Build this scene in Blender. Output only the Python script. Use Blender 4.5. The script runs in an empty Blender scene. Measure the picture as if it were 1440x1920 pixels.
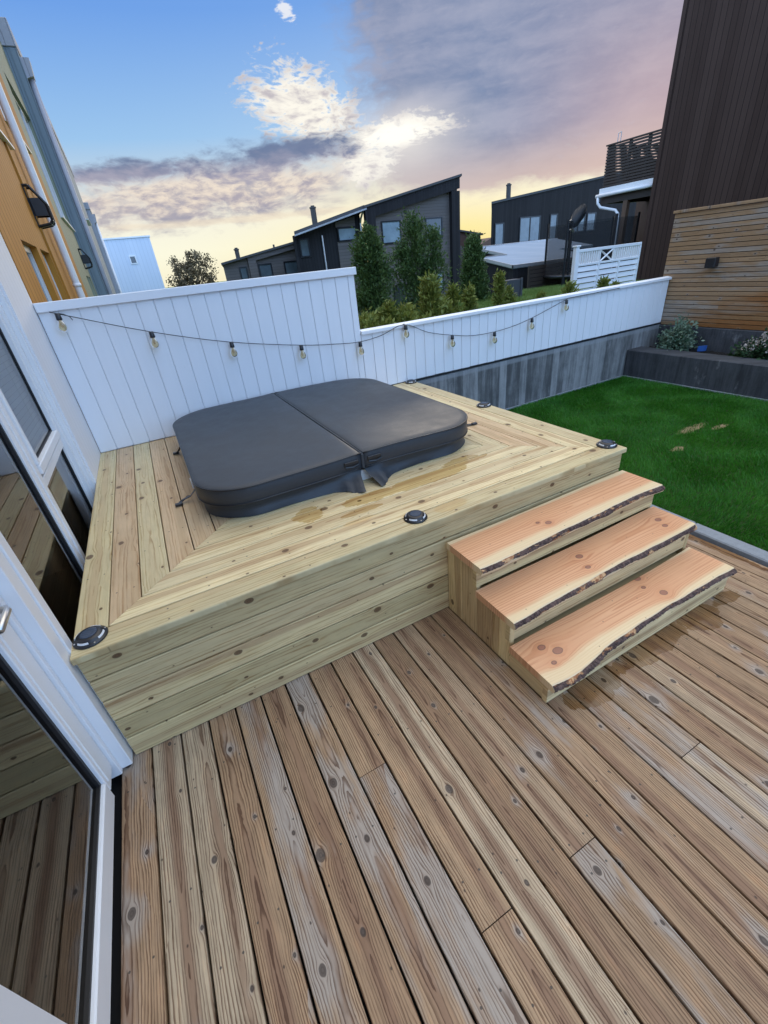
import bpy, math, random
import numpy as np
from mathutils import Matrix, Vector

random.seed(7)
rng = np.random.default_rng(11)
SC = bpy.context.scene
COL = SC.collection

# ------------------------------------------------------------------ node helper
class S:
    def __init__(s, g, k): s.g = g; s.k = k
    def _o(s, op, *a): return s.g.math(op, s, *a)
    def __add__(s, o): return s._o('ADD', o)
    __radd__ = __add__
    def __mul__(s, o): return s._o('MULTIPLY', o)
    __rmul__ = __mul__
    def __sub__(s, o): return s._o('SUBTRACT', o)
    def __rsub__(s, o): return s.g.math('SUBTRACT', o, s)
    def __truediv__(s, o): return s._o('DIVIDE', o)
    def __rtruediv__(s, o): return s.g.math('DIVIDE', o, s)
    def __pow__(s, o): return s._o('POWER', o)
    def floor(s): return s._o('FLOOR')
    def fract(s): return s._o('FRACT')
    def sqrt(s): return s._o('SQRT')
    def abs(s): return s._o('ABSOLUTE')
    def sin(s): return s._o('SINE')
    def exp(s): return s._o('EXPONENT')
    def gt(s, o): return s._o('GREATER_THAN', o)
    def lt(s, o): return s._o('LESS_THAN', o)
    def max(s, o): return s._o('MAXIMUM', o)
    def min(s, o): return s._o('MINIMUM', o)
    def mod(s, o): return s._o('MODULO', o)
    def sat(s): return s.max(0.0).min(1.0)

class G:
    def __init__(s, tree): s.t = tree; s.N = tree.nodes; s.L = tree.links
    def put(s, inp, v):
        if isinstance(v, S): s.L.new(v.k, inp)
        elif hasattr(v, 'is_output'): s.L.new(v, inp)
        elif isinstance(v, (tuple, list)) and hasattr(inp.default_value, '__len__') and len(inp.default_value) == 4 and len(v) == 3:
            inp.default_value = (*v, 1)
        else: inp.default_value = v
    def node(s, typ, props=None, **ins):
        n = s.N.new(typ)
        for k, v in (props or {}).items(): setattr(n, k, v)
        for k, v in ins.items(): s.put(n.inputs[k.replace('_', ' ')], v)
        return n
    def math(s, op, a, b=None, c=None):
        n = s.N.new('ShaderNodeMath'); n.operation = op
        s.put(n.inputs[0], a)
        if b is not None: s.put(n.inputs[1], b)
        if c is not None: s.put(n.inputs[2], c)
        return S(s, n.outputs[0])
    def vec(s, x=0.0, y=0.0, z=0.0):
        n = s.N.new('ShaderNodeCombineXYZ')
        for i, v in enumerate((x, y, z)): s.put(n.inputs[i], v)
        return S(s, n.outputs[0])
    def sep(s, v):
        n = s.N.new('ShaderNodeSeparateXYZ'); s.put(n.inputs[0], v)
        return [S(s, o) for o in n.outputs]
    def noise(s, v, scale=1.0, detail=2.0, rough=0.5, dim='3D', color=False, dist=0.0):
        n = s.N.new('ShaderNodeTexNoise'); n.noise_dimensions = dim
        s.put(n.inputs['W' if dim == '1D' else 'Vector'], v)
        n.inputs['Scale'].default_value = scale; n.inputs['Detail'].default_value = detail
        n.inputs['Roughness'].default_value = rough; n.inputs['Distortion'].default_value = dist
        return S(s, n.outputs['Color' if color else 'Fac'])
    def white(s, w):
        n = s.N.new('ShaderNodeTexWhiteNoise'); n.noise_dimensions = '1D'; s.put(n.inputs['W'], w)
        return s.sep(S(s, n.outputs['Color']))
    def smooth(s, x, a, b):
        n = s.N.new('ShaderNodeMapRange'); n.interpolation_type = 'SMOOTHSTEP'
        s.put(n.inputs[0], x); s.put(n.inputs[1], a); s.put(n.inputs[2], b)
        n.inputs[3].default_value = 0; n.inputs[4].default_value = 1
        return S(s, n.outputs[0])
    def mix(s, f, a, b, blend='MIX'):
        n = s.N.new('ShaderNodeMix'); n.data_type = 'RGBA'; n.blend_type = blend
        s.put(n.inputs[0], f)
        for i, v in ((6, a), (7, b)):
            if isinstance(v, tuple) and len(v) == 3: v = (*v, 1)
            s.put(n.inputs[i], v)
        return S(s, n.outputs[2])
    def gray(s, v): return s.vec(v, v, v)
    def ramp(s, f, stops):
        n = s.N.new('ShaderNodeValToRGB'); s.put(n.inputs[0], f)
        cr = n.color_ramp
        while len(cr.elements) < len(stops): cr.elements.new(0.5)
        for e, (p, c) in zip(cr.elements, stops): e.position = p; e.color = (*c, 1)
        return S(s, n.outputs[0])
    def pos(s):
        n = s.N.new('ShaderNodeNewGeometry'); return S(s, n.outputs['Position'])
    def obj(s):
        n = s.N.new('ShaderNodeTexCoord'); return S(s, n.outputs['Object'])

def c8(r, g, b):
    f = lambda v: v / 12.92 if v <= 0.04045 else ((v + 0.055) / 1.055) ** 2.4
    return (f(r / 255), f(g / 255), f(b / 255))

# ------------------------------------------------------------------ camera
cam = bpy.data.cameras.new('camera'); camo = bpy.data.objects.new('camera', cam); COL.objects.link(camo)
cam.sensor_fit = 'VERTICAL'; cam.sensor_height = 36.0; cam.sensor_width = 27.0
cam.lens = 812.0 / 1920.0 * 36.0; cam.clip_end = 3000; cam.clip_start = 0.02
RWC = ((0.876866, -0.47088377, -0.09682195), (-0.31086867, -0.40178084, -0.86135523), (0.36669699, 0.78539203, -0.49869097))
m = Matrix(((RWC[0][0], -RWC[1][0], -RWC[2][0], 0.596), (RWC[0][1], -RWC[1][1], -RWC[2][1], -1.588),
            (RWC[0][2], -RWC[1][2], -RWC[2][2], 1.78), (0, 0, 0, 1)))
camo.matrix_world = m
SC.camera = camo

# ------------------------------------------------------------------ world (evening sky with clouds) and low sun behind them
SUN_AZ, SUN_EL = 33.0, 9.0
def build_world():
    w = bpy.data.worlds.new('World'); SC.world = w; w.use_nodes = True
    g = G(w.node_tree); g.N.clear()
    tc = g.node('ShaderNodeTexCoord'); d = S(g, tc.outputs['Generated'])
    x, y, z = g.sep(d)
    el = g.math('ARCSINE', z.max(-1.0).min(1.0)) * 57.29578
    az = g.math('ARCTAN2', x, y) * 57.29578
    # clear air: a physical sky for the upper dome plus the coloured evening band near the ground
    sky = g.node('ShaderNodeTexSky', dict(sky_type='NISHITA', sun_disc=False, sun_elevation=math.radians(SUN_EL), sun_rotation=math.radians(SUN_AZ), air_density=1.0, dust_density=1.2, ozone_density=2.0))
    nish = g.mix(1.0, S(g, sky.outputs[0]), (0.10, 0.10, 0.10), 'MULTIPLY')
    glow = g.math('EXPONENT', ((az - 35.0) / 18.0) ** 2.0 * -1.0)
    t = (el / 40.0).sat()
    cool = g.ramp(t, [(0.0, c8(249, 242, 212)), (0.07, c8(253, 251, 228)), (0.14, c8(246, 244, 228)), (0.2, c8(204, 218, 224)), (0.3, c8(156, 198, 238)), (0.5, c8(112, 162, 232)), (1.0, c8(105, 155, 232))])
    warm = g.ramp(t, [(0.0, c8(253, 228, 152)), (0.06, c8(255, 238, 168)), (0.12, c8(255, 244, 206)), (0.19, c8(226, 224, 214)), (0.3, c8(176, 206, 238)), (0.5, c8(122, 168, 232)), (1.0, c8(105, 155, 232))])
    air = g.mix(glow, cool, warm)
    # cloud coordinates
    e = g.vec(az / 10.0, el / 4.2, 0.0)
    wx, wy, wz = g.sep(g.noise(e, 1.1, 3, 0.55, color=True))
    ew = g.vec(az / 10.0 + (wx - 0.5) * 0.5, el / 4.2 + (wy - 0.5) * 0.5, 0.0)
    n1 = g.noise(ew, 2.2, 9, 0.62)
    n2 = g.noise(ew, 5.5, 8, 0.6)
    n3 = g.noise(g.vec(az / 14.0, el / 2.2, 3.0), 1.3, 6, 0.55)
    def blob(a0, e0, ra, re, tilt=0.0):
        da = az - a0
        return 1.0 - (((da / ra) ** 2.0 + ((el - e0 - da * tilt) / re) ** 2.0).sqrt())
    col = air
    # thin low haze clouds, warm
    lowm = blob(11.0, 7.5, 19.0, 2.2, 0.03) + 0.12 + (n1 - 0.5) * 2.4 + (n2 - 0.5) * 0.7
    a_low = g.smooth(lowm, -0.35, 0.75) * 0.92
    lowc = g.mix(g.smooth(n2 + (el - 7.4) * -0.06, 0.35, 0.68), c8(242, 226, 208), c8(172, 164, 176))
    lowc = g.mix(g.smooth(n1, 0.52, 0.66) * 0.6, lowc, c8(148, 150, 172))
    col = g.mix(a_low, col, lowc)
    # thin streaks lower still
    strk = blob(14.0, 5.3, 20.0, 0.5) + (n3 - 0.5) * 2.0 + (n1 - 0.5) * 1.0
    col = g.mix(g.smooth(strk, 0.1, 0.7) * 0.55, col, c8(240, 224, 200))
    # the large lilac-grey cloud on the right
    edge = (az - 26.5 - (el - 13.0) * -0.10) / 4.5
    low_edge = (el - 5.0 - (33.0 - az).max(0.0) * 0.35 + (az - 42.0).max(0.0) * 0.05) / 1.6
    bigm = edge.min(low_edge).min(1.2) + (n1 - 0.5) * 2.2 + (n2 - 0.5) * 1.1
    a_big = g.smooth(bigm, -0.35, 0.95)
    v = n1 * 0.55 + n3 * 0.45
    bigc = g.mix(g.smooth(v, 0.34, 0.66), c8(122, 138, 172), c8(160, 166, 190))
    pink = g.smooth(az, 38.0, 56.0) * (1.0 - g.smooth(el, 9.0, 19.0) * 0.7)
    bigc = g.mix(pink * 0.55, bigc, c8(226, 186, 178))
    lowpink = 1.0 - g.smooth(el, 5.0, 10.5)
    bigc = g.mix(lowpink * 0.75, bigc, c8(226, 198, 184))
    bigc = g.mix(g.smooth(n2, 0.55, 0.8) * 0.22, bigc, c8(196, 194, 208))
    bigc = g.mix((1.0 - g.smooth(az, 30.0, 44.0)) * (1.0 - g.smooth(el, 8.0, 14.0)) * 0.5, bigc, c8(206, 196, 196))
    col = g.mix(a_big * 0.97, col, bigc)
    # lit cumulus near the hidden sun
    cum = blob(21.6, 13.4, 5.0, 3.0, -0.25).max(blob(30.0, 10.9, 6.2, 1.15, 0.04)).max(blob(27.4, 8.6, 3.0, 1.7, 0.15))
    n4 = g.noise(ew, 11.0, 7, 0.62)
    cm = cum * 1.6 + (n1 - 0.5) * 3.4 + (n2 - 0.5) * 3.0 + (n4 - 0.5) * 1.6
    a_c = g.smooth(cm, -0.30, 0.62)
    cc = g.mix(g.smooth(n2 * 0.7 + n1 * 0.3, 0.44, 0.66), c8(255, 250, 238), c8(196, 190, 196))
    hot = g.smooth(blob(30.5, 10.9, 6.0, 1.6, 0.04), 0.1, 0.8)
    cc = g.mix(hot * 0.9, cc, (1.25, 1.16, 0.98))
    col = g.mix(a_c, col, cc)
    sg = g.math('EXPONENT', (((az - 31.0) / 5.0) ** 2.0 + ((el - 10.6) / 2.4) ** 2.0) * -1.0)
    col = g.mix(sg * 0.55, col, (1.1, 1.0, 0.8), 'SCREEN')
    # the dark blue bank in front of it
    bank = blob(18.0, 10.2, 9.5, 1.5, 0.07).max(blob(4.0, 9.6, 10.0, 0.95, 0.02)) + (n1 - 0.5) * 2.4 + (n2 - 0.5) * 1.2
    a_b = g.smooth(bank, -0.22, 0.70)
    bc = g.mix(g.smooth(el + (n2 - 0.5) * 3.0, 8.6, 11.0), c8(168, 164, 182), c8(108, 124, 158))
    col = g.mix(a_b * 0.95, col, bc)
    # little white scrap near the top
    sc = blob(21.3, 19.7, 0.9, 0.7) * 1.2 + (n2 - 0.5) * 3.0 + (n4 - 0.5) * 2.0
    col = g.mix(g.smooth(sc, 0.0, 0.8) * 0.9, col, c8(238, 240, 246))
    # unseen cloudy sky overhead and behind camera, made brighter to light the scene
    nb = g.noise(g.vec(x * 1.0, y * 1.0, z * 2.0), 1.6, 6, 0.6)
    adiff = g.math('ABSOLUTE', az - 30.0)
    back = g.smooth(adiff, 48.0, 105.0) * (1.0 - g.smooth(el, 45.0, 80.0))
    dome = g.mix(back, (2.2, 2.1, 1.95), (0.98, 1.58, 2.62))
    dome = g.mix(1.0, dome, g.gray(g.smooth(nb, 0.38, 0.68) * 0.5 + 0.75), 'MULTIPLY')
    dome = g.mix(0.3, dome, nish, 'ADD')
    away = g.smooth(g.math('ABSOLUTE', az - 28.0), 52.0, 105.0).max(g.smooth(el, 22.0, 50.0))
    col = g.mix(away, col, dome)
    # below the horizon
    col = g.mix(g.smooth(el, -3.0, -0.5), (0.25, 0.24, 0.24), col)
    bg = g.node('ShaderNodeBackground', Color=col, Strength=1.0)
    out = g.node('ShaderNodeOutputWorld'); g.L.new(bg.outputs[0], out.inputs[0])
build_world()
sun = bpy.data.lights.new('sun', 'SUN'); suno = bpy.data.objects.new('sun', sun); COL.objects.link(suno)
sun.energy = 0.6; sun.angle = math.radians(14); sun.color = (1.0, 0.86, 0.68)
a, b = math.radians(SUN_AZ), math.radians(SUN_EL)
suno.rotation_euler = Vector((-math.sin(a) * math.cos(b), -math.cos(a) * math.cos(b), -math.sin(b))).to_track_quat('-Z', 'Y').to_euler()
SC.view_settings.view_transform = 'Standard'; SC.view_settings.look = 'None'; SC.view_settings.exposure = 0.0; SC.view_settings.gamma = 1.0

# ------------------------------------------------------------------ mesh helper
class MB:
    def __init__(s): s.v = []; s.f = []; s.uv = []
    def add(s, vs, fs, uvs=None):
        o = len(s.v); s.v += [tuple(p) for p in vs]
        for f in fs: s.f.append([i + o for i in f])
        s.uv += list(uvs) if uvs else [(0.0, 0.0)] * len(vs)
        return s
    def box(s, x0, x1, y0, y1, z0, z1, bev=0.0):
        if bev <= 0:
            vs = [(x, y, z) for x in (x0, x1) for y in (y0, y1) for z in (z0, z1)]
            return s.add(vs, [(0, 1, 3, 2), (4, 6, 7, 5), (0, 4, 5, 1), (2, 3, 7, 6), (0, 2, 6, 4), (1, 5, 7, 3)])
        b = min(bev, abs(x1 - x0) * .45, abs(y1 - y0) * .45, abs(z1 - z0) * .45)
        vs = []; idx = {}
        for ix, x in ((0, x0), (1, x1)):
            for iy, y in ((0, y0), (1, y1)):
                for iz, z in ((0, z0), (1, z1)):
                    sx, sy, sz = b * (1 - 2 * ix), b * (1 - 2 * iy), b * (1 - 2 * iz)
                    for k, p in enumerate(((x, y + sy, z + sz), (x + sx, y, z + sz), (x + sx, y + sy, z))):
                        idx[(ix, iy, iz, k)] = len(vs); vs.append(p)
        fs = []
        I = lambda *k: idx[k]
        for i in (0, 1):
            q = [I(i, 0, 0, 0), I(i, 1, 0, 0), I(i, 1, 1, 0), I(i, 0, 1, 0)]; fs.append(q if i else q[::-1])
            q = [I(0, i, 0, 1), I(0, i, 1, 1), I(1, i, 1, 1), I(1, i, 0, 1)]; fs.append(q if i else q[::-1])
            q = [I(0, 0, i, 2), I(1, 0, i, 2), I(1, 1, i, 2), I(0, 1, i, 2)]; fs.append(q if i else q[::-1])
        for i in (0, 1):
            for j in (0, 1):
                fs.append([I(0, i, j, 1), I(0, i, j, 2), I(1, i, j, 2), I(1, i, j, 1)])
                fs.append([I(i, 0, j, 0), I(i, 0, j, 2), I(i, 1, j, 2), I(i, 1, j, 0)])
                fs.append([I(i, j, 0, 0), I(i, j, 0, 1), I(i, j, 1, 1), I(i, j, 1, 0)])
                for k in (0, 1): fs.append([I(i, j, k, 0), I(i, j, k, 1), I(i, j, k, 2)])
        return s.add(vs, fs)
    def prism(s, pts, axis, a0, a1, dx=0.0):
        n = len(pts); vs = []
        for a in (a0, a1):
            for p in pts:
                q = [0, 0, 0]; o = [i for i in range(3) if i != axis]
                q[axis] = a; q[o[0]] = p[0] + (dx if a == a1 else 0.0); q[o[1]] = p[1]; vs.append(q)
        fs = [list(range(n))[::-1], list(range(n, 2 * n))] + [[i, (i + 1) % n, n + (i + 1) % n, n + i] for i in range(n)]
        return s.add(vs, fs)
    def tube(s, path, r, seg=8, cap=True):
        P = [Vector(p) for p in path]; vs = []; fs = []
        rad = r if isinstance(r, (list, tuple)) else [r] * len(P)
        up = None
        for i, p in enumerate(P):
            t = (P[min(i + 1, len(P) - 1)] - P[max(i - 1, 0)]).normalized()
            if up is None:
                ref = Vector((0, 0, 1)) if abs(t.z) < .9 else Vector((1, 0, 0))
                up = t.cross(ref).normalized()
            up = (up - t * up.dot(t)).normalized(); sd = t.cross(up)
            for k in range(seg):
                an = 2 * math.pi * k / seg
                vs.append(p + (up * math.cos(an) + sd * math.sin(an)) * rad[i])
        for i in range(len(P) - 1):
            for k in range(seg):
                k2 = (k + 1) % seg
                fs.append([i * seg + k, i * seg + k2, (i + 1) * seg + k2, (i + 1) * seg + k])
        if cap: fs += [list(range(seg))[::-1], [(len(P) - 1) * seg + k for k in range(seg)]]
        return s.add(vs, fs)
    def lathe(s, prof, c=(0, 0, 0), seg=24, cap=True):
        vs = []; fs = []
        for r, z in prof:
            for k in range(seg):
                an = 2 * math.pi * k / seg
                vs.append((c[0] + r * math.cos(an), c[1] + r * math.sin(an), c[2] + z))
        for i in range(len(prof) - 1):
            for k in range(seg):
                k2 = (k + 1) % seg
                fs.append([i * seg + k, i * seg + k2, (i + 1) * seg + k2, (i + 1) * seg + k])
        if cap: fs += [list(range(seg))[::-1], [(len(prof) - 1) * seg + k for k in range(seg)]]
        return s.add(vs, fs)
    def board(s, o, U, V, L0, L1, W, T, k, wtrim=0.0025, r=0.004, s0=0.0, s1=0.0, uoff=None, crown=0.0):
        """plank: o = corner, U along, V across, thickness towards U x V (up = +normal). ends slope s0, s1 (for mitres)."""
        U = Vector(U); V = Vector(V); Nn = U.cross(V); o = Vector(o)
        prof = [(0, -T), (0, -r), (r * .3, -r * .3), (r, 0), (W - r, 0), (W - r * .3, -r * .3), (W, -r), (W, -T)]
        if uoff is None: uoff = random.uniform(0, 60)
        vs = []; uv = []
        nseg = max(1, int((L1 - L0) / 0.6)); P = len(prof)
        for i in range(nseg + 1):
            for (v, n) in prof:
                a0 = L0 + s0 * v; a1 = L1 + s1 * v
                u = a0 + (a1 - a0) * i / nseg
                vs.append(o + U * u + V * v + Nn * n)
                uv.append((u + uoff, 3 * k + min(max(v / W, .003), .997)))
        fs = []
        for i in range(nseg):
            for j in range(P):
                j2 = (j + 1) % P
                fs.append([i * P + j, i * P + j2, (i + 1) * P + j2, (i + 1) * P + j][::-1])
        fs.append(list(range(P))); fs.append([nseg * P + j for j in range(P)][::-1])
        return s.add(vs, fs, uv)
    def build(s, name, mat, parent=None, smooth=False, mats=None, fmat=None):
        me = bpy.data.meshes.new(name); me.from_pydata(s.v, [], s.f); me.update()
        ul = me.uv_layers.new(name='UVMap')
        li = np.empty(len(me.loops), dtype=np.int32); me.loops.foreach_get('vertex_index', li)
        ul.data.foreach_set('uv', np.asarray(s.uv, dtype=np.float32)[li].ravel())
        me.materials.append(mat)
        if mats:
            for q in mats: me.materials.append(q)
            for i, p in enumerate(me.polygons): p.material_index = fmat(i, p)
        if smooth:
            me.polygons.foreach_set('use_smooth', [True] * len(me.polygons))
        ob = bpy.data.objects.new(name, me); COL.objects.link(ob)
        if parent is not None:
            ob.parent = parent
            ob.matrix_parent_inverse = Matrix.Identity(4)
            L = world_loc(parent)
            ob.location = (-L[0], -L[1], -L[2])
        return ob

def world_loc(o):
    L = Vector(o.location)
    while o.parent: o = o.parent; L = L + Vector(o.location)
    return L
def tag(o, label=None, cat=None, group=None, kind=None):
    if label: o['label'] = label
    if cat: o['category'] = cat
    if group: o['group'] = group
    if kind: o['kind'] = kind
    return o
def thing(name, loc, label, cat, group=None):
    o = bpy.data.objects.new(name, None); COL.objects.link(o); o.location = loc; o.empty_display_size = .1
    return tag(o, label, cat, group)
def struct(name, mb, mat, kind='structure', **k):
    return tag(mb.build(name, mat, **k), kind=kind)
def copy_tree(o, parent=None):
    c = o.copy(); COL.objects.link(c); c.parent = parent
    for ch in list(o.children): copy_tree(ch, c)
    return c
def fast_mesh(name, V, F4, mat, parent=None):
    """V (n,3) array, F4 (m,k) array of faces of equal size"""
    me = bpy.data.meshes.new(name); n, k = F4.shape
    me.vertices.add(len(V)); me.vertices.foreach_set('co', V.astype(np.float32).ravel())
    me.loops.add(n * k); me.loops.foreach_set('vertex_index', F4.astype(np.int32).ravel())
    me.polygons.add(n); me.polygons.foreach_set('loop_start', np.arange(0, n * k, k, dtype=np.int32))
    me.update(calc_edges=True); me.validate(); me.materials.append(mat)
    ob = bpy.data.objects.new(name, me); COL.objects.link(ob)
    if parent is not None:
        ob.parent = parent; L = world_loc(parent); ob.location = (-L[0], -L[1], -L[2])
    return ob

# ------------------------------------------------------------------ materials
def newmat(name):
    m = bpy.data.materials.new(name); m.use_nodes = True
    g = G(m.node_tree); g.N.clear()
    out = g.node('ShaderNodeOutputMaterial'); p = g.node('ShaderNodeBsdfPrincipled')
    g.L.new(p.outputs[0], out.inputs[0])
    g.out = out; g.p = p
    return m, g
def setp(g, **k):
    for a, v in k.items(): g.put(g.p.inputs[a.replace('_', ' ')], v)
def bump(g, h, strength=0.3, dist=0.01):
    b = g.node('ShaderNodeBump', Strength=strength, Distance=dist, Height=h); g.L.new(b.outputs[0], g.p.inputs['Normal'])
def plain(name, col, rough=0.6, metal=0.0, var=0.12, scale=6.0, spec=0.5, bmp=0.0):
    m, g = newmat(name)
    n = g.noise(g.pos(), scale, 5, 0.6)
    f = (n - 0.5) * (2 * var) + 1.0
    setp(g, Base_Color=g.mix(1.0, col, g.gray(f), 'MULTIPLY'), Roughness=(n - 0.5) * 0.2 + rough, Metallic=metal, Specular_IOR_Level=spec)
    if bmp: bump(g, g.noise(g.pos(), scale * 12, 4, 0.6), bmp, 0.004)
    return m

def ell_mask(g, P, ells, amp=0.35, scale=9.0):
    x, y, z = g.sep(P)
    n = g.noise(P, scale, 4, 0.6); out = None
    for (cx, cy, rx, ry) in ells:
        d = 1.0 - (((x - cx) / rx) ** 2.0 + ((y - cy) / ry) ** 2.0).sqrt()
        out = d if out is None else out.max(d)
    return out + (n - 0.5) * amp * 2.0

def wood(name, W, A, B, line, kn, grey=None, grey_amt=0.0, knot_p=0.6, Lk=0.42, kr=(0.006, 0.012), freq=120.0, lines=0.6,
         heart=None, hue=None, hue_amt=0.0, wet=None, wetcol=(0.64, 0.54, 0.40), screw=0.0, lth=0.24, mott=0.35, rough=0.62, bstr=0.35, bvar=0.18, halo=0.5, stain=None):
    m, g = newmat(name)
    uvn = g.node('ShaderNodeUVMap', dict(uv_map='UVMap'))
    su, sv, _ = g.sep(S(g, uvn.outputs[0]))
    k = (sv / 3.0 + 0.001).floor()
    vv = sv - k * 3.0
    v = vv * W
    r1, r2, r3 = g.white(k + 3.7)
    q1, q2, q3 = g.white(k * 1.37 + 71.3)
    u = su + r1 * 37.0
    vo = g.node('ShaderNodeTexVoronoi', dict(voronoi_dimensions='2D', feature='F1'))
    vo.inputs['Scale'].default_value = 1.0; vo.inputs['Randomness'].default_value = 0.85
    g.put(vo.inputs['Vector'], g.vec(u / Lk, sv))
    px, py, _ = g.sep(S(g, vo.outputs['Position'])); c1, c2, c3 = g.sep(S(g, vo.outputs['Color']))
    pres = c1.lt(knot_p)
    du = (u - px * Lk); dv = (sv - py) * W
    nz = g.noise(g.vec(u * 14.0, v * 40.0, k), 1.0, 3, 0.6)
    R = (c2 * c2 * kr[1] + kr[0])
    d = ((du * 0.72) ** 2.0 + dv ** 2.0).sqrt() * ((nz - 0.5) * 0.5 + 1.0) + 0.0001
    fl = ((R * 1.5) ** 2.0 / (d * d)).min(1.0) * pres
    near = (d / (R * -4.0)).exp() * pres
    ve = v - dv * fl * 0.85
    w0 = (r2 - 0.4) * 0.05
    w = g.noise(g.vec(u * 1.0, k * 7.0, 0.0), 1.0, 3, 0.55) * 0.15 - 0.075 + w0
    wob = (g.noise(g.vec(u * 2.2, ve * 9.0, k * 3.0), 1.0, 3, 0.5) - 0.5) * 0.022 + (g.noise(g.vec(u * 9.0, ve * 40.0, k * 6.0), 1.0, 3, 0.6) - 0.5) * 0.009
    vc = (0.5 + (r3 - 0.5) * 0.7) * W
    rr = ((ve - vc) ** 2.0 + (w * 0.55) ** 2.0).sqrt() + wob + near * 0.01
    ph = rr * freq + g.noise(g.vec(rr * 22.0, k * 4.0, u * 0.5), 1.0, 4, 0.6) * 3.4
    s = ph.fract()
    ln = g.smooth(s, 0.35, 0.9) * (1.0 - g.smooth(s, 0.93, 1.0))
    fib = g.noise(g.vec(u * 5.0, v * 330.0, k), 1.0, 3, 0.6)
    blot = g.noise(g.vec(u * 2.6, v * 11.0, k * 5.0), 1.0, 4, 0.6)
    lnn = g.noise(g.vec(u * 2.2, v * 34.0, k * 9.0), 1.0, 4, 0.6)
    col = g.mix((r1 * 0.75 + blot * 0.9 - 0.35).sat(), A, B)
    if hue is not None: col = g.mix(g.smooth(q1, 1.0 - hue_amt, 1.0 - hue_amt + 0.15) * 0.8, col, hue)
    col = g.mix(1.0, col, g.gray((q2 - 0.5) * 2 * bvar + 1.0 + (blot - 0.5) * 0.3), 'MULTIPLY')
    mot = g.noise(g.vec(u * 7.0, v * 26.0, k * 8.0), 1.0, 5, 0.65)
    col = g.mix(1.0, col, g.gray((mot - 0.5) * mott + 1.0), 'MULTIPLY')
    col = g.mix(g.smooth(mot, 0.55, 0.75) * mott * 0.4, col, g.mix(1.0, col, (1.12, 0.90, 0.72), 'MULTIPLY'))
    if heart is not None:
        hh = (1.0 - g.smooth(rr + (blot - 0.5) * 0.03, 0.008, 0.034)) * g.smooth(q2, 0.15, 0.5)
        col = g.mix(hh * 0.8, col, heart)
    gm = None
    if grey is not None:
        gn = g.noise(g.vec(u * 1.7 + 9.0, v * 8.0, k * 2.0), 1.0, 4, 0.65)
        gm = g.smooth(gn + (q3 - 0.5) * 0.35 + near * halo, 0.62 - grey_amt, 0.86 - grey_amt)
        col = g.mix(gm * 0.85, col, grey)
    lf = (ln * lines * g.smooth(lnn, lth, lth + 0.3)).sat()
    col = g.mix(lf, col, g.mix(1.0, col, line, 'MULTIPLY'))
    col = g.mix(1.0, col, g.gray((fib - 0.5) * 0.34 + 1.0), 'MULTIPLY')
    # knots
    core = (1.0 - g.smooth(d, R * 0.75, R * 1.1)) * pres
    kring = g.math('SINE', d * 900.0) * 0.25 + 0.75
    rim = (1.0 - g.smooth((d - R).abs(), 0.0005, 0.0028)) * pres
    col = g.mix(near * 0.4, col, g.mix(1.0, col, (0.72, 0.62, 0.55), 'MULTIPLY'))
    col = g.mix(core * 0.85, col, g.mix(1.0, kn, g.gray(kring), 'MULTIPLY'))
    col = g.mix(rim * 0.7, col, (kn[0] * .45, kn[1] * .4, kn[2] * .4))
    # pin knots
    v2 = g.node('ShaderNodeTexVoronoi', dict(voronoi_dimensions='2D', feature='F1')); v2.inputs['Scale'].default_value = 1.0
    g.put(v2.inputs['Vector'], g.vec(u / 0.23 + 5.3, sv + 40.0))
    ax, ay, _ = g.sep(S(g, v2.outputs['Position'])); b1, b2, _ = g.sep(S(g, v2.outputs['Color']))
    d2 = (((u / 0.23 + 5.3 - ax) * 0.23 * 0.7) ** 2.0 + ((sv + 40.0 - ay) * W) ** 2.0).sqrt()
    pin = (1.0 - g.smooth(d2, 0.0015, 0.0045)) * b1.lt(0.45)
    col = g.mix(pin * 0.8, col, (kn[0] * .5, kn[1] * .45, kn[2] * .45))
    if screw:
        P = g.pos(); X, Y, Z = g.sep(P)
        um = (su / screw).fract() * screw - screw * 0.5
        dd = (um ** 2.0 + ((vv - 0.5).abs() * W - W * 0.29) ** 2.0).sqrt()
        col = g.mix((1.0 - g.smooth(dd, 0.0026, 0.0048)) * 0.85, col, (0.05, 0.045, 0.04))
    ro = rough
    if stain is not None:
        sm = g.smooth(ell_mask(g, g.pos(), stain, 0.6, 9.0) + (blot - 0.5) * 0.8, 0.0, 0.25)
        col = g.mix(sm * 0.5, col, g.mix(1.0, col, (0.95, 0.76, 0.52), 'MULTIPLY'))
    if wet is not None:
        wm = g.smooth(ell_mask(g, g.pos(), wet, 0.55, 11.0) + (r2 - 0.5) * 0.3 + (blot - 0.5) * 0.9, 0.0, 0.10)
        col = g.mix(wm, col, g.mix(1.0, col, wetcol, 'MULTIPLY'))
        ro = rough - wm * (rough - 0.14)
    setp(g, Base_Color=col, Roughness=ro, Specular_IOR_Level=0.4)
    bump(g, ln * -0.6 * lines + fib * 0.5 - core * 0.3, bstr, 0.0025)
    return m

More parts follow.
